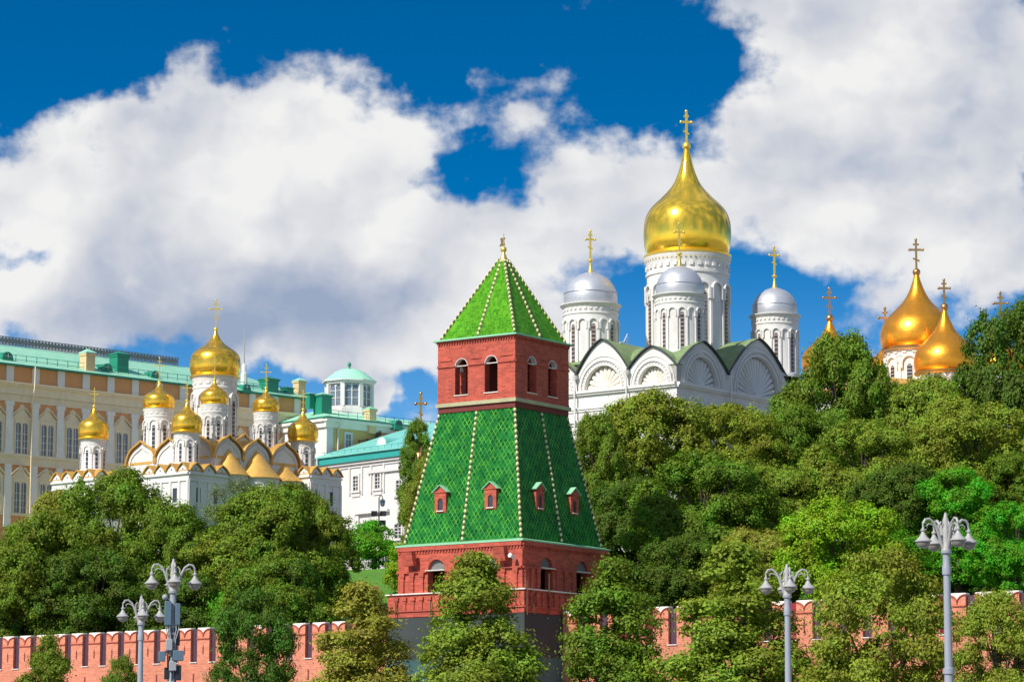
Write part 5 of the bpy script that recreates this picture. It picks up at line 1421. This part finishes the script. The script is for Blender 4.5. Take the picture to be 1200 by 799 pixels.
def antennas(root):
    H = 12.4; c = Vector((0, 0, 0))
    def q(name, cx, cy, z0, z1, w, d, m, bev=0.04):
        mb = MB(); mb.box((cx - w / 2, cy - d / 2, z0), (cx + w / 2, cy + d / 2, z1))
        mb.tube([(cx, cy, (z0 + z1) / 2 + 0.2), (0, 0, (z0 + z1) / 2 + 0.2)], 0.045, 6); 
        o = mb.build(name, m, root); b = o.modifiers.new('bevel', 'BEVEL'); b.width = bev; b.segments = 2; b.limit_method = 'ANGLE'
        return o
    q('antenna_panel', -0.22, -0.26, H - 2.90, H - 1.86, 0.29, 0.16, 'antenna')
    q('antenna_panel', 0.20, -0.20, H - 2.88, H - 1.95, 0.21, 0.18, 'antenna')
    q('antenna_panel', 0.05, 0.34, H - 2.9, H - 1.95, 0.26, 0.18, 'antenna')
    for x, y in ((-0.30, -0.26), (-0.22, -0.26), (-0.14, -0.26), (0.15, -0.2), (0.26, -0.2)):
        m = MB(); m.tube([(x, y, H - 2.85), (x * 0.95, y, H - 3.1), (x * 0.5, y * 0.7, H - 3.5), (x * 0.4, y * 0.6, H - 4.2)], 0.024, 6); m.build('cable', 'box_grey', root)
    cm = MB(); cm.tube([(0, 0, H - 1.85), (-0.25, 0, H - 1.72), (-0.33, 0, H - 1.62)], 0.035, 6); cm.ball((-0.34, -0.02, H - 1.68), 0.13, 0, 12, 8); cm.build('dome_camera', 'box_grey', root)
    q('equipment_box', -0.15, -0.22, H - 3.98, H - 3.50, 0.28, 0.24, 'box_grey')
    q('equipment_box', 0.24, -0.24, H - 4.42, H - 3.98, 0.46, 0.26, 'antenna')
    q('equipment_box', -0.44, -0.15, H - 4.45, H - 4.02, 0.28, 0.28, 'antenna')
    q('equipment_box', 0.20, 0.05, H - 3.75, H - 3.12, 0.24, 0.24, 'black')
    q('equipment_box', 0.02, -0.22, H - 4.85, H - 4.45, 0.30, 0.22, 'box_grey')
    q('equipment_box', 0.26, -0.10, H - 5.25, H - 4.60, 0.26, 0.24, 'black')
    q('equipment_box', -0.22, 0.05, H - 5.2, H - 4.7, 0.2, 0.22, 'black')
    q('equipment_box', -0.05, -0.2, H - 5.75, H - 5.3, 0.3, 0.22, 'box_grey')
    for zz in (H - 3.3, H - 4.0, H - 4.5, H - 5.3):
        m = MB(); m.lathe([(0.15, zz), (0.18, zz), (0.18, zz + 0.1), (0.15, zz + 0.1)], (0, 0), 12); m.build('clamp', 'box_grey', root)
    m = MB()
    for k in range(7):
        a = k * 0.9
        m.tube([(0.14 * math.cos(a), 0.14 * math.sin(a), H - 3.0), (0.19 * math.cos(a + .3), 0.19 * math.sin(a + .3), H - 4.2), (0.16 * math.cos(a), 0.16 * math.sin(a), H - 6.5)], 0.026, 5)
    m.build('cable_bundle', 'black', root)
antennas(AL_LAMP)

# ------------------------------------------------------------------ old lantern and iron fence on the plateau edge
def plateau():
    c = at(444, 622, 366); g = ground_z(c.x, c.y)
    root = thing('lantern_post', 'black iron lantern post with a cluster of floodlights before the white wing', 'street lamp', (c.x, c.y, g))
    zt = at(444, 583, 366).z - g; s = MB(); s.tube([(0, 0, 0), (0, 0, 1.2), (0, 0, zt)], [0.16, 0.1, 0.07], 8)
    s.tube([(0, 0, zt), (0.15, 0, zt + 0.25), (0.4, 0, zt + 0.15), (0.42, 0, zt - 0.15)], 0.05, 6); s.build('post', 'black', root)
    l = MB(); l.lathe([(0.06, zt - 0.1), (0.3, zt - 0.3), (0.33, zt - 0.4), (0.24, zt - 0.95), (0.06, zt - 1.05)], (0.42, 0), 8, smooth=False); l.build('lantern', 'antenna', root)
    zf = at(444, 605, 366).z - g
    for x, z in ((-0.55, zf + 0.35), (0.5, zf + 0.35), (-0.5, zf - 0.75), (0.45, zf - 0.75)):
        m = MB(); m.fbox(Fr((x, 0, z), (1, 0, 0), (0, -1, 0)), -0.36, 0.36, -0.3, 0.3, -0.15, 0.2); m.tube([(x, 0, z), (0, 0, z - 0.2)], 0.05, 6); m.build('floodlight', 'black', root)
    a, b = at(384, 665, 352), at(462, 664, 344); g = ground_z(a.x, a.y)
    d = b - a; L = math.hypot(d.x, d.y)
    root = thing('iron_fence', 'low dark iron railing on the grassy edge below the white wing', 'fence', (a.x, a.y, g - 0.1), math.atan2(d.y, d.x))
    n = int(L / 0.22); pk = MB(); ht = 2.0
    for i in range(n): pk.tube([(i * 0.22, 0, 0), (i * 0.22, 0, ht)], 0.022, 4)
    pk.tube([(0, 0, 0.3), (L, 0, 0.3)], 0.035, 4); pk.tube([(0, 0, ht - 0.2), (L, 0, ht - 0.2)], 0.035, 4)
    pk.build('railing', 'black', root)
    k = 0
    while k * 2.6 < L:
        p = MB(); p.box((k * 2.6 - 0.12, -0.12, 0), (k * 2.6 + 0.12, 0.12, ht + 0.2)); p.ball((k * 2.6, 0, ht + 0.3), 0.15, 0, 8, 6); p.build('post', 'black', root); k += 1
    c = at(439, 690, 312); g = ground_z(c.x, c.y)
    root = thing('hydrant_sign', 'small red sign with a white mark on a short post in the sunlit lawn', 'sign', (c.x, c.y, g))
    p = MB(); p.tube([(0, 0, 0), (0, 0, 0.8)], 0.05, 6); p.build('post', 'lampcast', root)
    zz = 0.75
    p = MB(); p.box((-0.4, -0.15, zz), (0.4, 0.15, zz + 0.75)); p.build('board', 'brick', root)
    p = MB(); p.box((-0.22, -0.165, zz + 0.42), (0.22, -0.155, zz + 0.58)); p.build('mark', 'cap', root)
plateau()

# ------------------------------------------------------------------ trees
def quads_mesh(name, C, U, V, mats, smooth_n=None):
    n = len(C)
    vs = np.empty((n, 4, 3), np.float32)
    vs[:, 0] = C - U; vs[:, 1] = C + V * 0.9 - U * 0.05; vs[:, 2] = C + U; vs[:, 3] = C - V * 0.9 + U * 0.15
    me = bpy.data.meshes.new(name)
    me.vertices.add(4 * n); me.vertices.foreach_set('co', vs.ravel())
    me.loops.add(4 * n); me.loops.foreach_set('vertex_index', np.arange(4 * n, dtype=np.int32))
    me.polygons.add(n); me.polygons.foreach_set('loop_start', np.arange(0, 4 * n, 4, dtype=np.int32))
    try: me.polygons.foreach_set('loop_total', np.full(n, 4, dtype=np.int32))
    except Exception: pass
    me.update(calc_edges=True); me.validate()
    me.materials.append(mats)
    return me

class TreeKind:
    def __init__(s, name, seed, H, W, zlo, lobes, lr, clumps, lpc, leaf, csize, shape, flat=0.55, droop=0.0, inner=0.35):
        rg = np.random.default_rng(seed); s.H, s.W = H, W
        # envelope radius at a relative height
        def env(t):
            if shape == 'round': return math.sqrt(max(0.0, 1 - ((t - 0.45) / 0.56) ** 2)) if t > 0.45 else 1 - 0.45 * ((0.45 - t) / 0.45) ** 2
            if shape == 'cone': return max(0.02, (1 - t) ** 0.60) * (0.75 + 0.25 * min(1, t / 0.15)) * (1 + 0.09 * math.sin(t * 17 + seed))
            if shape == 'oval': return math.sqrt(max(0.0, 1 - ((t - 0.42) / 0.60) ** 2))
        z0 = H * zlo; hc = H - z0
        LB = []
        for i in range(lobes):
            t = (i + 0.5) / lobes if shape != 'round' else rg.uniform(0.02, 1) ** 0.8
            t = min(0.97, max(0.0, t + rg.uniform(-0.09, 0.09)))
            e = env(t) * W / 2; a = i * 2.399 + rg.uniform(-0.5, 0.5)
            r = lr * W * rg.uniform(0.6, 1.4) * (0.55 + 0.45 * env(t))
            rr = max(0.0, e - r * 0.75) * rg.uniform(0.75, 1.06)
            LB.append((rr * math.cos(a), rr * math.sin(a), z0 + t * hc - (r * 0.55 if t > 0.85 else 0), r))
        LB.append((0, 0, z0 + hc * 0.45, W * 0.24))
        LB = np.array(LB)
        # clumps on the lobes' skins
        C = []; O = []
        per = LB[:, 3] ** 2; per = per / per.sum()
        tries = 0
        while len(C) < clumps and tries < clumps * 30:
            tries += 1
            k = rg.choice(len(LB), p=per); d = rg.normal(size=3); d /= np.linalg.norm(d)
            if d[2] < -0.55: continue
            x = LB[k, :3] + d * LB[k, 3] * np.array([1, 1, 0.8]) * rg.uniform(0.82, 1.08)
            dist = np.linalg.norm((x - LB[:, :3]) / np.array([1, 1, 0.8]), axis=1) / LB[:, 3]; dist[k] = 9
            if dist.min() < 0.72 and rg.random() > inner * 0.4: continue
            C.append(x); o = d * 0.7 + np.array([x[0], x[1], 0]) / (W * 0.5) * 0.5; O.append(o / np.linalg.norm(o))
        C = np.array(C); O = np.array(O); nC = len(C)
        N = nC * lpc
        idx = np.repeat(np.arange(nC), lpc)
        cs = (csize * rg.uniform(0.6, 1.35, nC))[idx]
        off = rg.normal(size=(N, 3)) * np.array([1, 1, flat]) * cs[:, None]
        P = C[idx] + off
        P[:, 2] -= droop * (off[:, 0] ** 2 + off[:, 1] ** 2) / np.maximum(cs, .1)
        od = off / np.maximum(np.linalg.norm(off, axis=1), 1e-4)[:, None]
        nrm = od * 0.60 + O[idx] * 0.45 + np.array([0, 0, 0.35]) + rg.normal(size=(N, 3)) * 0.33
        nrm /= np.linalg.norm(nrm, axis=1)[:, None]
        t = rg.normal(size=(N, 3)); U = np.cross(nrm, t); U /= np.linalg.norm(U, axis=1)[:, None]; V = np.cross(nrm, U)
        L = leaf * rg.uniform(0.65, 1.3, N)
        s.leaf = quads_mesh(name + '_crown', P.astype(np.float32), (U * L[:, None]).astype(np.float32), (V * L[:, None] * 0.62).astype(np.float32), LEAF['mid'])
        # trunk and limbs
        mb = MB(); rs = random.Random(seed)
        rb = 0.018 * H + 0.05; top = z0 + hc * 0.62
        pts = [(0, 0, -0.8), (0, 0, 0.5)]
        for i in range(1, 6): pts.append((rs.uniform(-.02, .02) * H * i / 5, rs.uniform(-.02, .02) * H * i / 5, top * i / 5))
        mb.tube(pts, [rb * 1.5, rb * 1.1, rb, rb * .85, rb * .7, rb * .5, rb * .3], 8)
        for x, y, z, r in LB[:min(len(LB) - 1, 60):2]:
            zs = min(top * 0.95, max(z0 * 0.75, z * 0.62)); st = Vector((0, 0, zs)); en = Vector((x * 0.9, y * 0.9, z))
            mid = st.lerp(en, 0.5) + Vector((0, 0, 0.06 * H * rs.uniform(-.3, .6)))
            q = rb * 0.38
            mb.tube([st, mid, en], [q, q * .65, q * .22], 6)
        o = mb.build('trunk', 'bark'); s.trunk = o.data; bpy.data.objects.remove(o)
KIND = {}
def kinds():
    for i in range(3): KIND['broad%d' % i] = TreeKind('broad_tree', 11 + i, 16, 14, 0.10, 60, 0.125, 1150, 90, 0.14, 0.34, 'round', 0.75)
    for i in range(2): KIND['oval%d' % i] = TreeKind('oval_tree', 31 + i, 18, 11, 0.10, 60, 0.135, 1050, 90, 0.135, 0.33, 'oval', 0.75)
    for i in range(3): KIND['cone%d' % i] = TreeKind('linden', 51 + i, 17, 9, 0.20, 80, 0.10, 700, 92, 0.105, 0.32, 'cone', flat=0.6, inner=0.5)
    KIND['street0'] = TreeKind('street_tree', 71, 15, 9.5, 0.20, 80, 0.10, 720, 92, 0.105, 0.32, 'oval', flat=0.6, inner=0.5)
    KIND['street1'] = TreeKind('street_tree', 72, 15, 9.5, 0.20, 70, 0.105, 680, 92, 0.105, 0.32, 'round', flat=0.6, inner=0.5)
    KIND['birch'] = TreeKind('birch', 81, 16, 9, 0.15, 40, 0.13, 520, 70, 0.10, 0.42, 'oval', flat=1.1, droop=0.4)
    KIND['bush'] = TreeKind('bush', 91, 5, 6, 0.0, 16, 0.2, 200, 80, 0.12, 0.34, 'round')
kinds()

def tree(kind, name, px, py, wpx, Y, leaf, label, group, rz=None, zbase=None, fix=False, hmin=6.0):
    k = KIND[kind]
    while True:                                     # step down the slope until the tree has a natural height
        t = at(px, py, Y); g = ground_z(t.x, t.y) if zbase is None else zbase
        w = wpx / (F / Y)
        if zbase is not None or fix or t.z - g >= (1.12 if name != 'bush' else 0.8) * w or wall_v(t.x, t.y) < 7: break
        Y -= 1.0
    while zbase is None and wall_v(at(px, py, Y).x, Y) < 6.5:        # always inside the wall
        Y += 1.0
    t = at(px, py, Y); g = ground_z(t.x, t.y) if zbase is None else zbase; w = wpx / (F / Y)
    h = max(hmin, t.z - g)
    root = thing(name, label, 'tree' if name != 'bush' else 'bush', (t.x, t.y, g), (px * 1.7) % 6.28 if rz is None else rz, group)
    sx = w / k.W; sz = h / k.H
    for nm, me in (('trunk', k.trunk), ('crown', k.leaf)):
        o = bpy.data.objects.new(nm, me); col.objects.link(o); o.parent = root; o.scale = (sx, sx, sz)
        if nm == 'crown':
            o.material_slots[0].link = 'OBJECT'; o.material_slots[0].material = LEAF[leaf]
    return root
GL, GR, GS = 'trees on the slope below the palace', 'trees on the slope below the shell-gabled cathedral', 'street trees in front of the fortress wall'
TREES = [
 # left slope, far to near
 ('oval0', 'broadleaf_tree', 72, 574, 95, 322, 'gold', 'yellow-green tree directly below the palace windows', GL),
 ('birch', 'birch_tree', 278, 560, 95, 330, 'grey', 'greyish feathery tree before the white apse of the many-domed cathedral', GL),
 ('broad0', 'broadleaf_tree', 135, 551, 165, 308, 'mid', 'tall deep green tree hiding the foot of the many-domed cathedral', GL),
 ('broad1', 'broadleaf_tree', 328, 567, 172, 306, 'mid', 'wide dark tree covering the right end of the many-domed cathedral', GL),
 ('broad2', 'broadleaf_tree', 205, 592, 140, 300, 'mid', 'green tree between the two tallest crowns on the left slope', GL),
 ('broad1', 'broadleaf_tree', 52, 602, 150, 300, 'mid', 'green rounded tree beneath the yellow-green one on the left slope', GL),
 ('broad2', 'broadleaf_tree', -10, 650, 120, 297, 'rust', 'brownish-leaved tree cut by the frame edge', GL),
 ('oval1', 'broadleaf_tree', 255, 625, 120, 296, 'olive', 'olive tree at the middle of the left slope', GL),
 ('broad0', 'broadleaf_tree', 366, 585, 92, 300, 'olive', 'olive tree whose thin outer branches cross the white wing', GL),
 ('broad0', 'broadleaf_tree', 115, 640, 150, 291, 'deep', 'dark tree just behind the wall merlons under the tallest left crown', GL),
 ('broad1', 'broadleaf_tree', 215, 670, 130, 291, 'deep', 'shaded tree behind the antenna lamp', GL),
 ('broad2', 'broadleaf_tree', 325, 655, 140, 288, 'mid', 'low rounded tree above the wall end at the tower', GL),
 ('broad1', 'broadleaf_tree', 20, 690, 110, 293, 'deep', 'shaded low tree behind the merlons at the frame edge', GL),
 ('oval0', 'broadleaf_tree', 350, 655, 60, 284, 'deep', 'dark tree beside the sunlit lawn', GL),
 ('bush', 'bush', 266, 700, 55, 287, 'bright', 'small bright green bush peeking over the wall by the antenna lamp', GL),
 ('oval1', 'broadleaf_tree', 490, 490, 48, 330, 'mid', 'thin tree hugging the left edge of the green tiled skirt', GL),
 ('broad2', 'broadleaf_tree', 504, 535, 66, 318, 'olive', 'olive tree half hidden by the tower in front of the white wing', GL),
 ('bush', 'broadleaf_tree', 440, 612, 72, 340, 'bright', 'light green spreading tree at the foot of the white wing', GL),
 ('bush', 'bush', 474, 640, 50, 312, 'lime', 'low light green bush on the lawn beside the tower', GL),
 # right slope
 ('broad2', 'broadleaf_tree', 985, 393, 160, 322, 'mid', 'tall round tree in front of the two orange-gold domes', GR),
 ('broad0', 'broadleaf_tree', 1190, 353, 160, 318, 'deep', 'tallest dark tree at the top of the right slope', GR),
 ('broad1', 'broadleaf_tree', 1090, 440, 140, 318, 'olive', 'olive tree between the two tallest crowns of the right slope', GR),
 ('oval0', 'broadleaf_tree', 1030, 440, 90, 324, 'mid', 'thin-topped tree under the orange-gold domes', GR),
 ('broad1', 'broadleaf_tree', 762, 460, 165, 306, 'olive', 'broad tree rising right against the white shell gables', GR),
 ('broad0', 'broadleaf_tree', 858, 472, 140, 308, 'olive', 'tree covering the shaded side of the shell-gabled cathedral', GR),
 ('broad2', 'broadleaf_tree', 698, 486, 100, 300, 'mid', 'tree close behind the shaded side of the green tower', GR),
 ('broad1', 'broadleaf_tree', 930, 478, 130, 312, 'mid', 'tree below the tall round one of the right slope', GR),
 ('broad2', 'broadleaf_tree', 1010, 495, 150, 304, 'olive', 'olive crown at the centre of the right slope', GR),
 ('broad0', 'broadleaf_tree', 1140, 470, 160, 304, 'olive', 'yellow-green crown below the tallest dark tree', GR),
 ('broad0', 'broadleaf_tree', 740, 560, 130, 284, 'deep', 'dark tree behind the lower right corner of the tower', GR),
 ('broad2', 'broadleaf_tree', 822, 532, 170, 290, 'mid', 'large round crown in the hollow beside the tower', GR),
 ('broad1', 'broadleaf_tree', 905, 545, 130, 292, 'olive', 'yellowish crown left of the lime tree', GR),
 ('broad1', 'broadleaf_tree', 1060, 545, 140, 285, 'deep', 'dark crown behind the lime tree', GR),
 ('broad0', 'broadleaf_tree', 1195, 530, 110, 280, 'mid', 'tree at the frame edge above the bright green one', GR),
 ('broad0', 'broadleaf_tree', 985, 585, 165, 272, 'lime', 'round lime-green tree in full sun above the wall', GR),
 ('oval1', 'broadleaf_tree', 1120, 548, 120, 266, 'bright', 'vivid green tree behind the largest street lamp', GR),
 ('broad2', 'broadleaf_tree', 1190, 590, 120, 256, 'bright', 'vivid green tree cut by the frame edge above the wall', GR),
 ('broad1', 'broadleaf_tree', 885, 620, 130, 272, 'gold', 'yellowish tree just behind the three-lantern street lamp', GR),
 ('broad0', 'broadleaf_tree', 800, 625, 130, 272, 'deep', 'shaded tree above the merlons next to the tower', GR),
 ('oval0', 'broadleaf_tree', 1050, 620, 100, 262, 'bright', 'green tree between the lime tree and the vivid green one', GR),
 # street trees
 ('cone2', 'street_tree', 58, 741, 110, 225, 'mid', 'low young street tree before the merlons near the frame edge', GS),
 ('street0', 'street_tree', 142, 768, 62, 222, 'mid', 'smallest street tree, only its top showing under the bare lamp', GS),
 ('street0', 'street_tree', 297, 688, 112, 222, 'deep', 'dark round street tree between the antenna lamp and the yellowing one', GS),
 ('cone1', 'street_tree', 425, 682, 190, 215, 'gold', 'yellowing street tree left of the scaffold-wrapped tower base', GS),
 ('cone0', 'street_tree', 560, 644, 205, 208, 'olive', 'pointed street tree standing in front of the tower base', GS),
 ('cone2', 'street_tree', 717, 652, 190, 208, 'mid', 'street tree at the right corner of the tower base', GS),
 ('cone1', 'street_tree', 862, 634, 245, 198, 'olive', 'large olive street tree beside the three-lantern lamp', GS),
 ('street0', 'street_tree', 1030, 642, 190, 190, 'olive', 'dense street tree between the two right-hand lamps', GS),
 ('street1', 'street_tree', 1172, 690, 135, 186, 'olive', 'street tree right of the largest lamp, cut by the frame', GS),
]
for i, (k, nm, px, py, w, Y, lf, lab, grp) in enumerate(TREES):
    zb = GROUND if grp == GS else None
    tree(k, nm, px, py, w, Y, lf, lab, grp, rz=(i * 2.1) % 6.28, zbase=zb, fix=lab.startswith('light green'), hmin=2.5)
